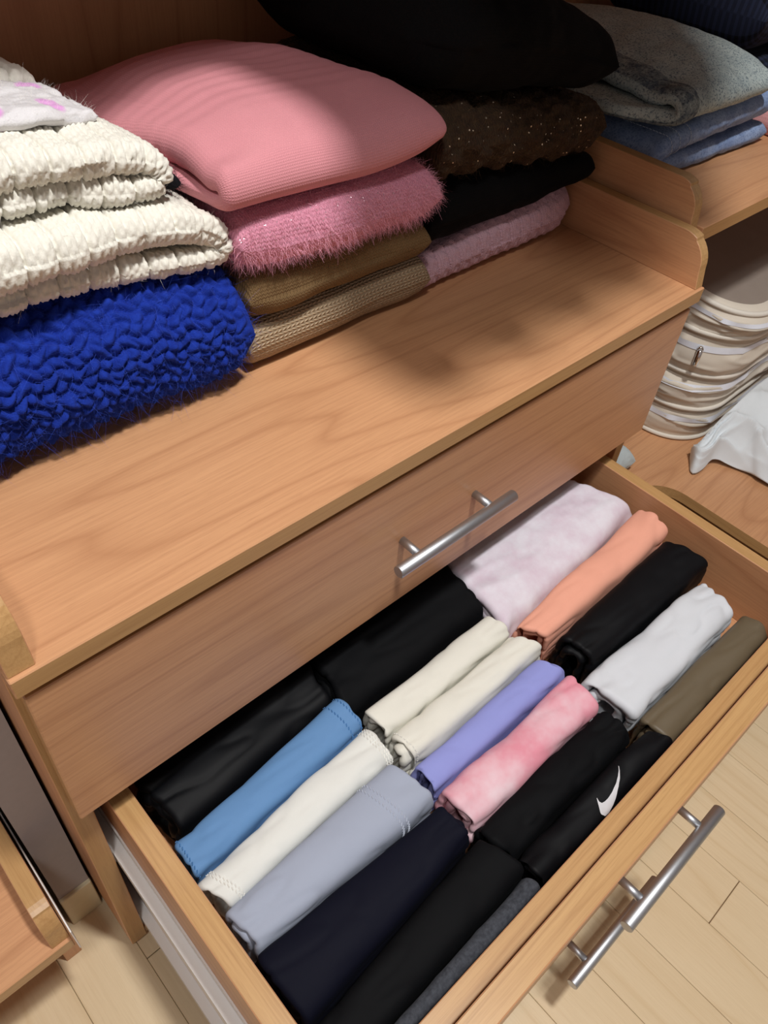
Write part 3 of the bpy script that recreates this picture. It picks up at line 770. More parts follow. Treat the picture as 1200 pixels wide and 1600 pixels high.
def chunky_sweater(pts, ylo, yhi, hth, label, seed, nf=1500, deform=None):
    path = smooth_path(pts, 430, 3); path = np.stack([path[:, 0], 0 * path[:, 0], path[:, 1]], 1)
    s = np.linspace(0, 1, 430)
    y0 = np.interp(s, [0, 0.5, 1], [ylo[0], 0.5 * (ylo[0] + ylo[1]), ylo[1]]) + 0.004 * vnoise(s * 9, seed)
    me = ribbon(path, (0, 1, 0), y0, yhi, np.interp(s, [0, 0.42, 0.5, 0.58, 1], hth), 130, chunky, deform, 1.9, edx=0.0009)
    o = garment('folded_sweater', me, C['wool'], label, 'sweater', (0.15, 0.3, pts[0][1]), 'folded sweaters on the drawer unit')
    attach(o, 'loose_fibres', fur(wcopy(o), nf, 0.005, 0.00006, lambda C_, N_: C_[:, 1] < 0.24, 0.8, (0, 0, 0), 3, 1.2, seed), C['wool_f'], None, 'stuff')
    return o
chunky_sweater([(0.028, 0.136), (0.15, 0.133), (0.245, 0.123), (0.272, 0.122), (0.277, 0.131), (0.268, 0.145), (0.236, 0.155), (0.15, 0.160), (0.028, 0.164)], (0.172, 0.152), 0.43, (0.010, 0.010, 0.009, 0.014, 0.019), 'white chunky ribbed sweater lying on the blue mohair sweater', 41, deform=lambda P: np.stack([P[..., 0], P[..., 1], P[..., 2] - 0.009 * sstep((P[..., 1] - 0.20) / 0.15) * sstep((P[..., 2] - 0.135) / 0.02)], -1))
SAG = lambda P: np.stack([P[..., 0], P[..., 1], P[..., 2] - 0.010 * sstep((P[..., 1] - 0.20) / 0.15)], -1)
SAG2 = lambda P: np.stack([P[..., 0], P[..., 1], P[..., 2] - 0.020 * sstep((P[..., 1] - 0.20) / 0.15)], -1)
chunky_sweater([(0.03, 0.196), (0.15, 0.190), (0.215, 0.180), (0.238, 0.179), (0.242, 0.186), (0.234, 0.197), (0.205, 0.205), (0.14, 0.209), (0.03, 0.213)], (0.182, 0.172), 0.40, (0.009, 0.009, 0.008, 0.011, 0.0125), 'white chunky ribbed sweater folded double on top of its stack', 42, deform=SAG)

# fluffy white sweater with pink dots at the back of the top
def fl(U, V, P, side): return 0.002 * vnoise(U * 60, V * 60, 8) + 0.001 * vnoise(U * 200, V * 200, 8)
def dots_mat():
    mt = cloth('white_angora_pink_dots', lin(222, 220, 222), lin(206, 204, 206), weave=900, bumpd=0.0006, sheen=0.6, rough=1.0, spec=0.1)
    t = mt.node_tree; b = t.nodes['Principled BSDF']; src = b.inputs['Base Color'].links[0].from_socket
    uv, U, V = uvxy(t)
    g = nd(t, 'ShaderNodeNewGeometry'); sp = nd(t, 'ShaderNodeSeparateXYZ'); t.links.new(g.outputs['Position'], sp.inputs[0]); fs = None
    for (cx, cy) in ((0.1925, 0.228), (0.152, 0.226), (0.17, 0.275), (0.11, 0.232), (0.205, 0.29), (0.13, 0.28)):
        a = mth(t, 'DIVIDE', mth(t, 'SUBTRACT', sp.outputs[0], cx), 0.0085); c = mth(t, 'DIVIDE', mth(t, 'SUBTRACT', sp.outputs[1], cy), 0.015)
        r = mth(t, 'ADD', mth(t, 'MULTIPLY', a, a), mth(t, 'MULTIPLY', c, c)); f = ramp(t, r, [(0.5, 1.0), (1.0, 0.0)])
        fs = f if fs is None else mth(t, 'MAXIMUM', fs, f)
    t.links.new(mixc(t, fs, src, lin(226, 160, 222)), b.inputs['Base Color']); return mt
C['dots'] = dots_mat()
path, th = pad_path([(0.05, 0.2235, 0.2355), (0.12, 0.2205, 0.2325), (0.18, 0.2195, 0.2295), (0.220, 0.2125, 0.2215)], 90)
me = ribbon(path, (0, 1, 0), 0.208 + 0.010 * sstep((path[:, 0] - 0.18) / 0.04), 0.31, th, 60, fl, SAG, 1.3)
o = garment('folded_sweater', me, C['dots'], 'fluffy white sweater with pink dots on the white chunky knits', 'sweater', (0.13, 0.31, 0.215), 'folded sweaters on the drawer unit')
attach(o, 'loose_fibres', fur(wcopy(o), 2500, 0.004, 0.00006, lambda C_, N_: N_[:, 2] > -0.2, 0.8, (0, 0, 0), 3, 1.0, 5), C['wool_f'], None, 'stuff')
# its cream collar, rolled up behind
path = smooth_path([(0.06, 0.2290), (0.12, 0.2240), (0.175, 0.2185), (0.222, 0.2080)], 60); path = np.stack([path[:, 0], 0 * path[:, 0], path[:, 1]], 1)
me = ribbon(path, (0, 1, 0), 0.312, 0.40, np.linspace(0.0125, 0.0065, 60), 40, chunky, None)
o = garment('folded_scarf', me, C['wool'], 'cream chunky knit scarf behind the fluffy white sweater with pink dots', 'scarf', (0.13, 0.32, 0.26))

# pink stack
SG = 'folded sweaters on the drawer unit'
def rect_disp(amp=0.0012, seed=0):
    return lambda U, V, P, side: amp * (1.6 * vnoise(U * 22, V * 22, seed) + 0.5 * vnoise(U * 70, V * 70, seed))
C['beige'] = cloth('beige_metallic_knit', lin(210, 182, 146), lin(188, 160, 124), weave=900, stitch=(0.0060, 0.0050), stitch_col=0.85, stitch_b=1.0, stitch_d=0.0016, rough=0.55, sheen=0.1, spec=0.5, swap=True)
C['brown'] = cloth('tan_brown_knit', lin(146, 117, 79), lin(126, 100, 65), weave=1200, stitch=(0.0036, 0.0032), stitch_col=0.6, stitch_b=0.9, stitch_d=0.0011, sheen=0.25)
C['fuzzy'] = cloth('pink_eyelash_knit', lin(238, 162, 186), lin(226, 142, 170), weave=900, bumpd=0.0006, stitch=(0.0042, 0.0036), stitch_col=0.35, stitch_b=0.8, stitch_d=0.0012, sheen=0.5, glitter=((1, 0.85, 0.9, 1), 700.0, 0.93))
C['fuzzy_f'] = cloth('pink_eyelash_fibre', lin(246, 172, 194), lin(250, 200, 214), sheen=0.3, mottle=0.2, mot_scale=300)
C['pink'] = cloth('rose_pink_knit', lin(226, 152, 160), lin(212, 134, 144), weave=1500, bumpd=0.0003, stitch=(0.0026, 0.0022), stitch_col=0.22, stitch_b=0.6, stitch_d=0.0005, sheen=0.5, mottle=0.1)
path, th = pad_path([(0.295, 0.001, 0.049), (0.40, 0.001, 0.046), (0.50, 0.001, 0.049), (0.520, 0.002, 0.047)], 130)
me = ribbon(path, (0, 1, 0), 0.164 + wob(path[:, 0], 5, 0.002), 0.44, th, 60, rect_disp(0.0008, 4), None, 1.6, er=0.5)
garment('folded_sweater', me, C['beige'], 'beige metallic open knit sweater at the bottom under tan brown knit', 'sweater', (0.4, 0.3, 0), SG, rest=0.0)
path, th = pad_path([(0.295, 0.051, 0.098), (0.40, 0.0485, 0.095), (0.49, 0.050, 0.092), (0.508, 0.054, 0.088)], 130)
me = ribbon(path, (0, 1, 0), 0.158 + wob(path[:, 0], 6, 0.002), 0.44, th, 60, rect_disp(0.0012, 5), None, 1.6, er=0.6)
garment('folded_sweater', me, C['brown'], 'tan brown fine knit sweater under the fuzzy pink one', 'sweater', (0.4, 0.3, 0.05), SG)
path, th = pad_path([(0.285, 0.106, 0.151), (0.38, 0.098, 0.150), (0.48, 0.094, 0.146), (0.506, 0.095, 0.142)], 150)
me = ribbon(path, (0, 1, 0), 0.149 + wob(path[:, 0], 7, 0.003), 0.44, th, 70, rect_disp(0.0016, 6), None, 1.6, er=0.7)
o = garment('folded_sweater', me, C['fuzzy'], 'bright pink fuzzy eyelash yarn sweater under the rose pink one', 'sweater', (0.38, 0.3, 0.1), SG)
attach(o, 'eyelash_fibres', fur(wcopy(o), 16000, 0.0062, 0.00013, lambda C_, N_: (C_[:, 1] < 0.22), 0.55, (0, -0.2, -0.5), 2, 0.6, 9), C['fuzzy_f'], 'short pink eyelash fibres', 'stuff')

def pink_disp(U, V, P, side):
    y = P[..., 1]; k = sstep((y - 0.19) / 0.06)
    return 0.0006 * k * np.sin(2 * math.pi * (U / 0.019 + 0.25 * np.sin(P[..., 0] * 22))) + 0.0012 * vnoise(U * 25, V * 25, 9)
def pink_def(P):
    x, y, z = P[..., 0].copy(), P[..., 1], P[..., 2].copy()
    kb = sstep((y - 0.20) / 0.14)
    zc = 0.166
    z = z - kb * (0.022 * np.clip((0.40 - x) / 0.125, 0, 1.2) ** 2 + 0.030 * np.clip((x - 0.44) / 0.10, 0, 1.2) ** 2) * (z > 0.17)
    r = np.clip((x - 0.452) / 0.056, 0, 1); z = zc + 0.012 + (z - zc - 0.012) * np.sqrt(1 - 0.97 * r ** 2)
    x = x - 0.006 * kb * (x < 0.30)
    z = z + 0.004 * vnoise(x * 12, y * 12, 4)
    z = z - 0.0135 * sstep((0.335 - x) / 0.065) * sstep((z - 0.166) / 0.016) * sstep((y - 0.150) / 0.03)
    z = np.maximum(z, 0.1520 - 0.005 * np.clip((x - 0.27) / 0.23, 0, 1))
    return np.stack([x, y, z], -1)
path = smooth_path([(0.43, 0.172), (0.36, 0.185), (0.27, 0.193), (0.20, 0.193), (0.167, 0.187), (0.156, 0.175), (0.158, 0.164), (0.188, 0.1585), (0.25, 0.159), (0.33, 0.160), (0.42, 0.160)], 230, 3)
path = np.stack([0 * path[:, 0], path[:, 0], path[:, 1]], 1)
s = np.linspace(0, 1, 230)
a0 = 0.276 + 0.004 * vnoise(s * 8, 3.3) - 0.010 * sstep((s - 0.55) / 0.15)
me = ribbon(path, (1, 0, 0), a0, 0.503, np.interp(s, [0, 0.4, 0.5, 0.6, 1], [0.013, 0.0145, 0.0085, 0.0075, 0.0075]), 90, pink_disp, pink_def)
garment('folded_sweater', me, C['pink'], 'rose pink soft knit sweater on top of the fuzzy pink one', 'sweater', (0.39, 0.3, 0.155), SG)

# dark stack
C['cable'] = cloth('pale_pink_cable_knit', lin(234, 190, 204), lin(222, 174, 190), weave=1400, stitch=(0.0030, 0.0028), stitch_col=0.35, stitch_b=0.8, stitch_d=0.0007, sheen=0.3, swap=True)
C['blackk'] = cloth('black_knit', lin(13, 12, 13), weave=1500, stitch=(0.003, 0.0026), stitch_b=0.5, stitch_d=0.0005, sheen=0.03, spec=0.1)
C['tweed'] = cloth('brown_tweed_knit', lin(66, 48, 36), lin(92, 72, 50), weave=900, bumpd=0.0008, mottle=0.3, mot_scale=120, stitch=(0.006, 0.005), stitch_col=0.4, stitch_b=0.9, stitch_d=0.0016, sheen=0.15, glitter=((0.9, 0.78, 0.6, 1), 420.0, 0.955))
def cable_disp(U, V, P, side):
    f = (U / 0.0165) % 1.0
    rib = -0.0013 * np.exp(-((f - 0.5) * 0.0165 / 0.0011) ** 2) - 0.0008 * np.exp(-((f - 0.72) * 0.0165 / 0.0009) ** 2)
    holes = -0.0010 * (np.abs(f - 0.5) < 0.09) * (np.sin(2 * math.pi * V / 0.0044) > 0.1)
    tw = 0.0010 * np.sin(2 * math.pi * (V / 0.014 + np.abs(f - 0.1))) * (np.abs(f - 0.1) < 0.28)
    return rib + holes + tw + 0.0015 * vnoise(U * 25, V * 25, 3)
path, th = pad_path([(0.518, 0.001, 0.040), (0.64, 0.001, 0.048), (0.74, 0.001, 0.056), (0.783, 0.004, 0.052)], 260)
me = ribbon(path, (0, 1, 0), 0.172 + 0.018 * sstep((path[:, 0] - 0.74) / 0.05) + wob(path[:, 0], 8, 0.002), 0.44, th, 80, cable_disp, None, 1.7, er=0.4, edx=0.0010)
garment('folded_sweater', me, C['cable'], 'pale pink cable knit sweater at the bottom under a thin black sweater', 'sweater', (0.65, 0.3, 0), SG, rest=0.0)
path, th = pad_path([(0.5135, 0.046, 0.114), (0.62, 0.050, 0.102), (0.72, 0.059, 0.094), (0.784, 0.064, 0.092)], 120)
me = ribbon(path, (0, 1, 0), 0.168 + wob(path[:, 0], 9, 0.002), 0.44, th, 50, rect_disp(0.0016, 11), None, 1.5, er=0.5)
garment('folded_sweater', me, C['blackk'], 'black knit sweater between pale pink cable knit and brown tweed', 'sweater', (0.65, 0.3, 0.05), SG)
def tweed_disp(U, V, P, side):
    ph = 2 * math.pi * (U / 0.046 + 0.9 * V)
    return 0.0026 * np.cos(ph) + 0.0012 * np.sin(2 * math.pi * (V / 0.013)) * (np.cos(ph) > 0.2) + 0.0013 * vnoise(U * 160, V * 160, 2) + 0.0012 * vnoise(U * 60, V * 60, 4)
path, th = pad_path([(0.510, 0.120, 0.183), (0.62, 0.108, 0.169), (0.72, 0.099, 0.157), (0.778, 0.099, 0.152)], 210)
me = ribbon(path, (0, 1, 0), 0.163 + wob(path[:, 0], 10, 0.003), 0.44, th, 80, tweed_disp, None, 1.7, er=0.6, edx=0.0013)
o = garment('folded_sweater', me, C['tweed'], 'dark brown tweed cable knit sweater with glittering flecks', 'sweater', (0.65, 0.3, 0.1), SG)
C['tweed_f'] = cloth('brown_wool_fibre', lin(104, 82, 58), sheen=0.2)
attach(o, 'loose_fibres', fur(wcopy(o), 2200, 0.006, 0.0001, lambda C_, N_: C_[:, 1] < 0.22, 0.8, (0, 0, 0), 3, 1.2, 6), C['tweed_f'], None, 'stuff')
path, th = pad_path([(0.496, 0.196, 0.272), (0.535, 0.189, 0.277), (0.58, 0.185, 0.275), (0.66, 0.172, 0.258), (0.72, 0.163, 0.237), (0.768, 0.160, 0.213)], 150)
me = ribbon(path, (0, 1, 0), 0.163 + 0.055 * sstep((0.53 - path[:, 0]) / 0.05) + wob(path[:, 0], 12, 0.003), 0.44, th, 60, rect_disp(0.002, 13), None, 1.5, er=0.9)
garment('folded_sweater', me, C['blackk'], 'thick black sweater on top of the brown tweed one', 'sweater', (0.62, 0.3, 0.16), SG)

# black faux fur showing between the white and the pink stack
C['furk'] = cloth('black_faux_fur', lin(18, 16, 22), sheen=0.2)
path, th = pad_path([(0.248, 0.166, 0.176), (0.256, 0.166, 0.176), (0.264, 0.166, 0.174)], 30)
me = ribbon(path, (0, 1, 0), 0.194, 0.225, th, 40, fl, None, 1.2)
o = garment('fur_collar', me, C['furk'], 'black faux fur trim between the white and pink sweater stacks', 'fur trim', (0.26, 0.3, 0.166))
attach(o, 'fur_fibres', fur(wcopy(o), 700, 0.007, 0.00014, lambda C_, N_: C_[:, 1] < 0.23, 0.6, (0, -0.3, -0.1), 2, 0.6, 3), C['furk'], None, 'stuff')

# ------------------------------------------------------------------ jeans and others on the right-hand shelf
def denim(name, c1, c2, c3, sc=55.0):
    mt, t, b = nt(name); uv, U, V = uvxy(t); g = nd(t, 'ShaderNodeTexCoord'); P = g.outputs['Object']
    a = noise(t, P, sc, 5, 0.7, 0.4); f = noise(t, P, 420.0, 3, 0.7)
    tw = mth(t, 'SINE', mth(t, 'MULTIPLY', mth(t, 'ADD', U, V), 5200.0))
    c = mixc(t, ramp(t, a, [(0.38, 0.0), (0.66, 1.0)]), c1, c2)
    c = mixc(t, ramp(t, f, [(0.50, 0.0), (0.64, 0.9)]), c, c3)
    t.links.new(c, b.inputs['Base Color']); b.inputs['Roughness'].default_value = 0.9; b.inputs['Specular IOR Level'].default_value = 0.15
    pv = bump(t, b, f, 0.4, 0.0004); bump(t, b, tw, 0.25, 0.0002, pv)
    return mt
C['acid'] = denim('acid_wash_denim', lin(182, 194, 192), lin(160, 174, 176), lin(82, 98, 112), 30.0)
C['acid_d'] = denim('acid_wash_denim_worn', lin(84, 98, 112), lin(160, 170, 168), lin(52, 62, 78), 95.0)
C['denim'] = denim('mid_blue_denim', lin(152, 172, 206), lin(122, 144, 184), lin(98, 120, 162), 40.0)
C['thr'] = cloth('pale_denim_thread', lin(190, 205, 225), **LY)
JG = 'folded jeans on the corner shelf'
dd = lambda s_: (lambda U, V, P, side: 0.0016 * vnoise(U * 26, V * 22, s_) + 0.0009 * vnoise(U * 80, V * 80, s_))
path = smooth_path([(1.140, 0.0625), (1.00, 0.0625), (0.872, 0.0640), (0.852, 0.072), (0.856, 0.092), (0.90, 0.099), (1.00, 0.100), (1.118, 0.104)], 200, 3)
path = np.stack([path[:, 0], 0 * path[:, 0], path[:, 1]], 1)
s = np.linspace(0, 1, 200)
me = ribbon(path, (0, 1, 0), np.interp(s, [0, 0.45, 0.55, 1], [0.134, 0.134, 0.126, 0.128]) + 0.003 * vnoise(s * 8, 2), 0.42, np.interp(s, [0, 0.45, 0.55, 1], [0.012, 0.0115, 0.0125, 0.0165]), 60, dd(21), None, 1.5, flip=1)
gj = GRIDS['last']
o = garment('folded_jeans', me, C['denim'], 'mid blue jeans folded under the acid wash jeans', 'jeans', (1.0, 0.28, 0.05), JG, rest=0.05)
P_, k_, w_ = gj; N_ = grid_normals(P_)
rows = []
for i in (112, 118, 126):
    pts = P_[i]; r0 = np.concatenate([pts[-14:], pts[:26]]); n0 = np.concatenate([N_[i, -14:], N_[i, :26]])
    cen = pts.mean(0); sg = np.sign(((r0 - cen) * n0).sum(1)).mean(); rows.append((r0 + n0 * (0.0004 if sg > 0 else -0.0004), n0 * (1 if sg > 0 else -1)))
attach(o, 'seam_stitching', dashes(rows, 0.0006, 0.0034, 0.0012, tilt=0.0006), C['thr'], 'pale seam stitches', 'stuff')
path = smooth_path([(0.44, 0.150), (0.36, 0.163), (0.27, 0.170), (0.19, 0.165), (0.140, 0.155), (0.122, 0.143), (0.126, 0.1315), (0.16, 0.1285), (0.25, 0.1290), (0.42, 0.1300)], 200, 3)
path = np.stack([0 * path[:, 0], path[:, 0], path[:, 1]], 1); s = np.linspace(0, 1, 200)
a0 = 0.850 + 0.004 * vnoise(s * 7, 1.7) - 0.034 * sstep((s - 0.52) / 0.12); a1 = 1.075 + 0.004 * vnoise(s * 7, 5.1)
def jdef(P):
    x, y, z = P[..., 0], P[..., 1], P[..., 2].copy()
    r = np.clip((x - 1.02) / 0.058, 0, 1); z = 0.134 + (z - 0.134) * (1 - 0.45 * r ** 2)
    z = z + 0.004 * vnoise(x * 11, y * 11, 7) * (z > 0.14)
    z = z - 0.017 * sstep((0.95 - x) / 0.10) * sstep((z - 0.137) / 0.014) * sstep((y - 0.125) / 0.04)
    z = np.maximum(z, 0.1215)
    return np.stack([x, y, z], -1)
me = ribbon(path, (1, 0, 0), a0, a1, np.interp(s, [0, 0.4, 0.5, 0.6, 1], [0.011, 0.0110, 0.0075, 0.0075, 0.0075]), 80, dd(22), jdef)
gj = GRIDS['last']
o = garment('folded_jeans', me, C['acid'], 'pale acid wash jeans on top of the blue jeans', 'jeans', (0.97, 0.28, 0.12), JG)
P_, k_, w_ = gj; N_ = grid_normals(P_)
def strip_on(P, N, i0, i1, j0, j1, off, flipn):
    a = P[i0:i1, j0:j1] + N[i0:i1, j0:j1] * off * flipn; n, m_ = a.shape[:2]; idx = np.arange(n * m_).reshape(n, m_)
    F = np.stack([idx[:-1, :-1], idx[:-1, 1:], idx[1:, 1:], idx[1:, :-1]], -1).reshape(-1, 4).tolist()
    me = mesh_from(a.reshape(-1, 3).tolist(), F); me.uv_layers.new(name='UVMap'); return me
sgn = 1 if N_[60, 30, 2] > 0 else -1
attach(o, 'waistband', strip_on(P_, N_, 40, 150, 2, 15, 0.0008, sgn), C['acid_d'], 'darker worn waistband edge')
C['plaid'] = cloth('dark_navy_plaid', lin(12, 13, 19), lin(24, 28, 42), mottle=0.2, mot_scale=200, weave=1200)
def plaid():
    mt = C['plaid']; t = mt.node_tree; b = t.nodes['Principled BSDF']; src = b.inputs['Base Color'].links[0].from_socket
    uv, U, V = uvxy(t)
    a = mth(t, 'LESS_THAN', mth(t, 'FRACT', mth(t, 'DIVIDE', U, 0.010)), 0.45); c = mth(t, 'LESS_THAN', mth(t, 'FRACT', mth(t, 'DIVIDE', V, 0.010)), 0.45)
    t.links.new(mixc(t, mth(t, 'MULTIPLY', mth(t, 'ADD', a, c), 0.5), src, lin(36, 42, 64)), b.inputs['Base Color'])
plaid()
C['rosy'] = cloth('dusty_pink_knit', lin(222, 160, 160), stitch=(0.003, 0.003), stitch_b=0.5)
path, th = pad_path([(1.150, 0.051, 0.128), (1.30, 0.051, 0.134), (1.45, 0.051, 0.134)], 80)
me = ribbon(path, (0, 1, 0), 0.170, 0.45, th, 50, rect_disp(0.0018, 31), None, 1.4, er=0.5)
garment('folded_shirt', me, C['plaid'], 'dark navy checked shirt folded on the corner shelf behind the jeans', 'shirt', (1.3, 0.3, 0.05), 'shirts on the corner shelf', rest=0.05)
path, th = pad_path([(1.130, 0.136, 0.230), (1.30, 0.140, 0.236), (1.45, 0.140, 0.236)], 80)
me = ribbon(path, (0, 1, 0), 0.185, 0.45, th, 50, rect_disp(0.0022, 32), None, 1.4, er=0.6)
garment('folded_shirt', me, C['plaid'], 'dark navy checked shirt on top of another checked shirt', 'shirt', (1.3, 0.3, 0.135), 'shirts on the corner shelf')
path, th = pad_path([(1.158, 0.0505, 0.080), (1.25, 0.0505, 0.082), (1.34, 0.0505, 0.082)], 60)
me = ribbon(path, (0, 1, 0), 0.118, 0.166, th, 40, rect_disp(0.001, 33), None, 1.2, er=0.8)
garment('rolled_knit', me, C['rosy'], 'dusty pink rolled knit in front of the checked shirts', 'knitwear', (1.25, 0.14, 0.05), rest=0.05)
# ------------------------------------------------------------------ zipped storage pouches and white cloth on the lower corner shelf
C['canvas'] = cloth('cream_canvas', lin(224, 215, 200), lin(206, 195, 178), weave=1600, bumpd=0.0003, rough=0.85, mot_scale=18)
C['pipe'] = cloth('cream_piping', lin(232, 226, 214), weave=1800, bumpd=0.0002)
C['lid'] = cloth('taupe_mesh_lid', lin(150, 138, 128), lin(136, 124, 114), weave=1500, bumpd=0.0003, rough=0.9)
C['zip'] = cloth('white_zip_tape', lin(236, 240, 250), weave=2500, bumpd=0.0003, rough=0.6)
C['linen'] = cloth('white_linen', lin(226, 232, 236), weave=2200, bumpd=0.0002, rough=0.8, mottle=0.05)
C['towel'] = cloth('pale_grey_towel', lin(190, 200, 202), weave=700, bumpd=0.0008, rough=1.0)

def rrect(x0, x1, y0, y1, r, n=14, per=26):
    pts = []
    cs = [(x0 + r, y0 + r, math.pi, 1.5 * math.pi), (x1 - r, y0 + r, 1.5 * math.pi, 2 * math.pi), (x1 - r, y1 - r, 0, 0.5 * math.pi), (x0 + r, y1 - r, 0.5 * math.pi, math.pi)]
    for (cx, cy, a, b) in cs:
        for k in range(n + 1):
            t_ = a + (b - a) * k / n; pts.append((cx + r * math.cos(t_), cy + r * math.sin(t_)))
    P = np.array(pts + pts[:1]); d = np.r_[0, np.cumsum(np.linalg.norm(np.diff(P, axis=0), axis=1))]
    s = np.linspace(0, d[-1], 241)[:-1]
    return np.stack([np.interp(s, d, P[:, 0]), np.interp(s, d, P[:, 1])], 1), s

def tube_loop(P, r, seg=10):
    n = len(P); T = np.roll(P, -1, 0) - np.roll(P, 1, 0); T /= np.linalg.norm(T, axis=1, keepdims=True)
    upv = np.array([0, 0, 1.0]); A = np.cross(T, upv); A /= np.linalg.norm(A, axis=1, keepdims=True); B = np.cross(A, T)
    V = np.stack([P + r * (A * math.cos(2 * math.pi * k / seg) + B * math.sin(2 * math.pi * k / seg)) for k in range(seg)], 1)
    idx = np.arange(n * seg).reshape(n, seg)
    F = np.stack([idx, np.roll(idx, -1, 1), np.roll(np.roll(idx, -1, 1), -1, 0), np.roll(idx, -1, 0)], -1).reshape(-1, 4).tolist()
    me = mesh_from(V.reshape(-1, 3).tolist(), F); me.uv_layers.new(name='UVMap'); return me

def pouch(z0, z1, inset, seed, label, tilt=0.0, pull=None, lid=False, sag=0.006):
    x0, x1, y0, y1 = 1.072 + inset[0], 1.52, 0.030 + inset[1], 0.40
    L_, s_ = rrect(x0, x1, y0, y1, 0.085)
    cx, cy = (x0 + x1) / 2, (y0 + y1) / 2
    H = z1 - z0; nr = 30; rows = []
    def zz(x, y, t_): return z0 + H * t_ + t_ * (tilt * (y - cy) + sag * vnoise(x * 7, y * 7, seed)) 
    for i in range(nr + 1):
        t_ = i / nr
        bulge = 0.010 * math.sin(math.pi * t_) - 0.004
        fold = 0.007 * vnoise(s_ * 9, t_ * 3.0, seed) + 0.005 * (1 - np.abs(vnoise(s_ * 14 + t_ * 3, t_ * 5 - s_ * 3, seed + 4))) ** 3
        k = math.sin(math.pi * t_) ** 0.6
        d = bulge + (fold - 0.003) * k
        rx, ry = L_[:, 0] - cx, L_[:, 1] - cy; rn = np.sqrt(rx ** 2 + ry ** 2)
        x = L_[:, 0] + rx / rn * d; y = L_[:, 1] + ry / rn * d
        rows.append(np.stack([x, y, zz(x, y, t_)], 1))
    top = [rows[-1] * 1.0]
    for q in (0.9, 0.75, 0.5, 0.25):
        r_ = rows[-1].copy(); r_[:, 0] = cx + (r_[:, 0] - cx) * q; r_[:, 1] = cy + (r_[:, 1] - cy) * q
        r_[:, 2] = zz(r_[:, 0], r_[:, 1], 1.0) - 0.006 * (1 - q); top.append(r_)
    bot = []
    for q in (0.5, 0.9):
        r_ = rows[0].copy(); r_[:, 0] = cx + (r_[:, 0] - cx) * q; r_[:, 1] = cy + (r_[:, 1] - cy) * q; bot.append(r_)
    allr = bot + rows + top[1:]
    n = len(s_); V = np.concatenate(allr); idx = np.arange(len(allr) * n).reshape(-1, n); nx = np.roll(idx, -1, 1)
    F = np.stack([idx[:-1], nx[:-1], nx[1:], idx[1:]], -1).reshape(-1, 4).tolist(); F.append(idx[-1].tolist()); F.append(idx[0].tolist()[::-1])
    mi = [0] * len(F)
    if lid:
        for r in range(len(bot) + nr + 1, len(allr) - 1):
            for k in range(n): mi[r * n + k] = 1
        mi[-2] = 1
    me = mesh_from(V.tolist(), F, True, mi); me.uv_layers.new(name='UVMap')
    o = link('storage_pouch', me, None, [C['canvas'], C['lid']]); recentre(o, (cx, cy, z0)); tag(o, label, 'storage bag', 'zipped pouches stacked on the corner shelf')
    o['_org'] = (cx, cy, z0)
    for r in (rows[1], rows[-1]): attach(o, 'piping', tube_loop(r, 0.0042), C['pipe'])
    zi = int(nr * 0.70)
    zb = []
    for dz in (-2, 2):
        r_ = rows[zi + dz].copy(); rn = np.stack([r_[:, 0] - cx, r_[:, 1] - cy], 1); rn /= np.linalg.norm(rn, axis=1, keepdims=True); r_[:, :2] += rn * 0.0012; zb.append(r_)
    v = np.concatenate(zb); ix = np.arange(n); f = [(int(k), int((k + 1) % n), int(n + (k + 1) % n), int(n + k)) for k in ix]
    zm = mesh_from(v.tolist(), f); zm.uv_layers.new(name='UVMap'); attach(o, 'zip_tape', zm, C['zip'])
    if pull is not None:
        j = int(np.argmin(np.abs(rows[zi][:, 0] - pull[0]) + np.abs(rows[zi][:, 1] - pull[1]))); c = rows[zi][j]; nv = np.array([c[0] - cx, c[1] - cy, 0]); nv /= np.linalg.norm(nv); c = c + nv * 0.005
        bm = bmesh.new()
        cyl_into(bm, c - nv * 0.004, c + nv * 0.003, 0.0048, 12, 0.001)
        p0 = c + nv * 0.003; p1 = p0 + nv * 0.004 + np.array([0, 0, -0.026])
        cyl_into(bm, p0, p1, 0.0044, 10, 0.0010)
        attach(o, 'zip_pull', bm_mesh(bm), M['chrome'], 'silver zip pull')
    return o
pouch(-0.4170, -0.3500, (0.0, 0.0), 3, 'cream zipped storage pouch lying on the shelf, lowest of its stack', sag=0.003)
pouch(-0.3500, -0.2800, (-0.004, -0.004), 5, 'cream zipped storage pouch between the lowest pouch and the one with the silver pull', sag=0.003)
pouch(-0.2800, -0.2050, (-0.006, -0.010), 8, 'cream zipped storage pouch with a silver zip pull under the topmost pouch', pull=(1.072, 0.075), sag=0.003)
pouch(-0.2025, -0.1340, (-0.012, -0.014), 12, 'cream zipped storage pouch with taupe lid, topmost of its stack', lid=True, tilt=0.14, sag=0.004)

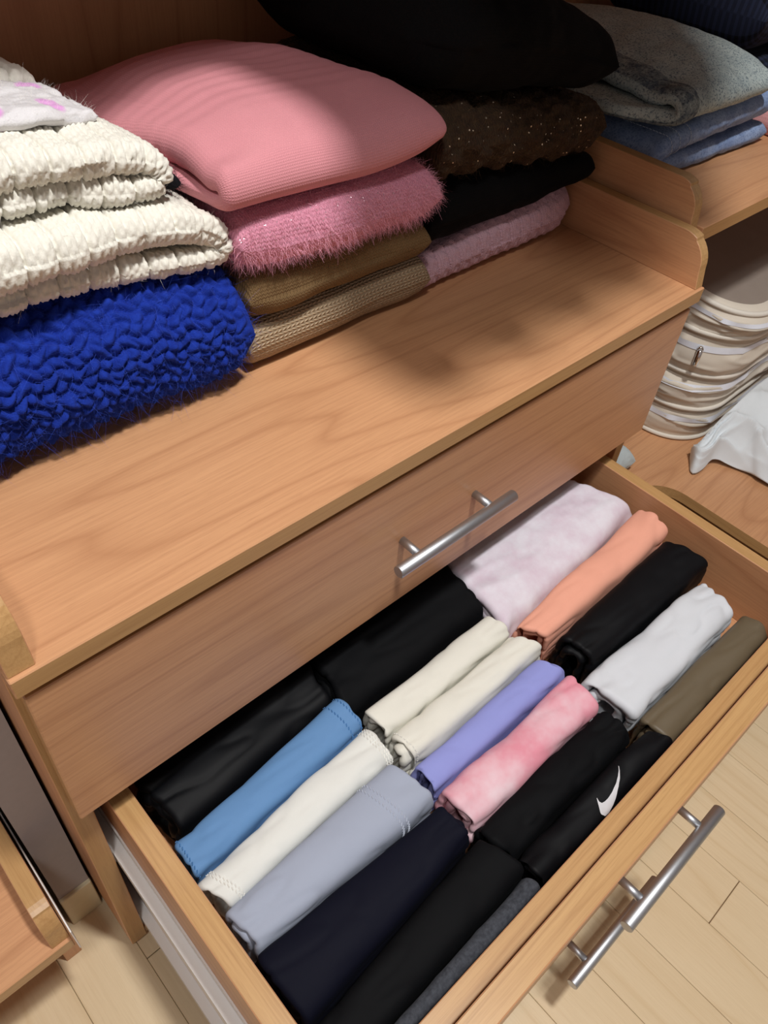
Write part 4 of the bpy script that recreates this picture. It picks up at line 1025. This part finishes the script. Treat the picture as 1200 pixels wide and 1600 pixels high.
# crumpled white cloth in front of the pouches
def crumple():
    lowr = np.array([(1.072, 0.012, ZL + 0.003), (1.034, -0.010, ZL + 0.003), (1.060, -0.016, ZL + 0.004), (1.092, -0.012, ZL + 0.016), (1.110, -0.045, ZL + 0.004), (1.120, -0.075, ZL + 0.006), (1.112, -0.090, ZL + 0.012), (1.120, -0.130, ZL + 0.004), (1.180, -0.190, ZL + 0.004), (1.32, -0.22, ZL + 0.004), (1.46, -0.22, ZL + 0.004)])
    upr = np.array([(1.080, 0.014, ZL + 0.020), (1.082, 0.013, ZL + 0.036), (1.105, 0.012, ZL + 0.055), (1.130, 0.010, ZL + 0.070), (1.165, 0.010, ZL + 0.080), (1.200, 0.010, ZL + 0.086), (1.230, 0.010, ZL + 0.09), (1.27, 0.010, ZL + 0.09), (1.33, 0.010, ZL + 0.09), (1.40, 0.010, ZL + 0.09), (1.47, 0.010, ZL + 0.09)])
    nu, nv = 120, 70
    a = smooth_path(lowr, nu, 2); b = smooth_path(upr, nu, 2); V = np.zeros((nu, nv, 3))
    for j in range(nv):
        t_ = j / (nv - 1); V[:, j] = a + (b - a) * t_
        V[:, j, 2] += 0.030 * math.sin(math.pi * t_) * np.linspace(0.5, 1.2, nu)
    uu, vv = np.meshgrid(np.linspace(0, 1, nu), np.linspace(0, 1, nv), indexing='ij')
    k = np.sin(np.pi * vv) ** 0.7
    V[..., 2] += k * (0.020 * ((1 - np.abs(vnoise(uu * 6 + vv * 1.5, vv * 1.6, 2))) ** 2.5 - 0.4) + 0.008 * ((1 - np.abs(vnoise(uu * 13 - vv * 4, vv * 3, 4))) ** 3 - 0.3))
    V[..., 1] += k * 0.008 * vnoise(uu * 8, vv * 3, 9)
    V[..., 2] = np.maximum(V[..., 2], ZL + 0.003)
    idx = np.arange(nu * nv).reshape(nu, nv)
    F = np.stack([idx[:-1, :-1], idx[1:, :-1], idx[1:, 1:], idx[:-1, 1:]], -1).reshape(-1, 4).tolist()
    me = mesh_from(V.reshape(-1, 3).tolist(), F)
    bm = bmesh.new(); bm.from_mesh(me); bmesh.ops.recalc_face_normals(bm, faces=bm.faces)
    bmesh.ops.solidify(bm, geom=list(bm.faces), thickness=0.0015); bm.to_mesh(me); bm.free()
    me.polygons.foreach_set('use_smooth', [True] * len(me.polygons)); me.uv_layers.new(name='UVMap'); return me
garment('white_cloth', crumple(), C['linen'], 'crumpled white cloth on the shelf in front of the pouches', 'cloth', (1.2, -0.08, ZL))
# pale folded towel between the drawer unit and the pouches
path, th = pad_path([(0.828, ZL + 0.0005, ZL + 0.050), (0.90, ZL + 0.0005, ZL + 0.052), (0.966, ZL + 0.001, ZL + 0.046)], 60)
me = ribbon(path, (0, 1, 0), 0.058 + wob(path[:, 0], 4, 0.003), 0.36, th, 60, lambda U, V, P, side: 0.0012 * vnoise(U * 60, V * 60, 3) + 0.0006 * vnoise(U * 220, V * 220, 5), None, 1.3, er=0.9)
garment('folded_towel', me, C['towel'], 'pale grey folded towel on the shelf beside the drawer unit', 'towel', (0.9, 0.2, ZL), rest=ZL)
# tidy helper properties
for o in bpy.data.objects:
    if '_org' in o: del o['_org']
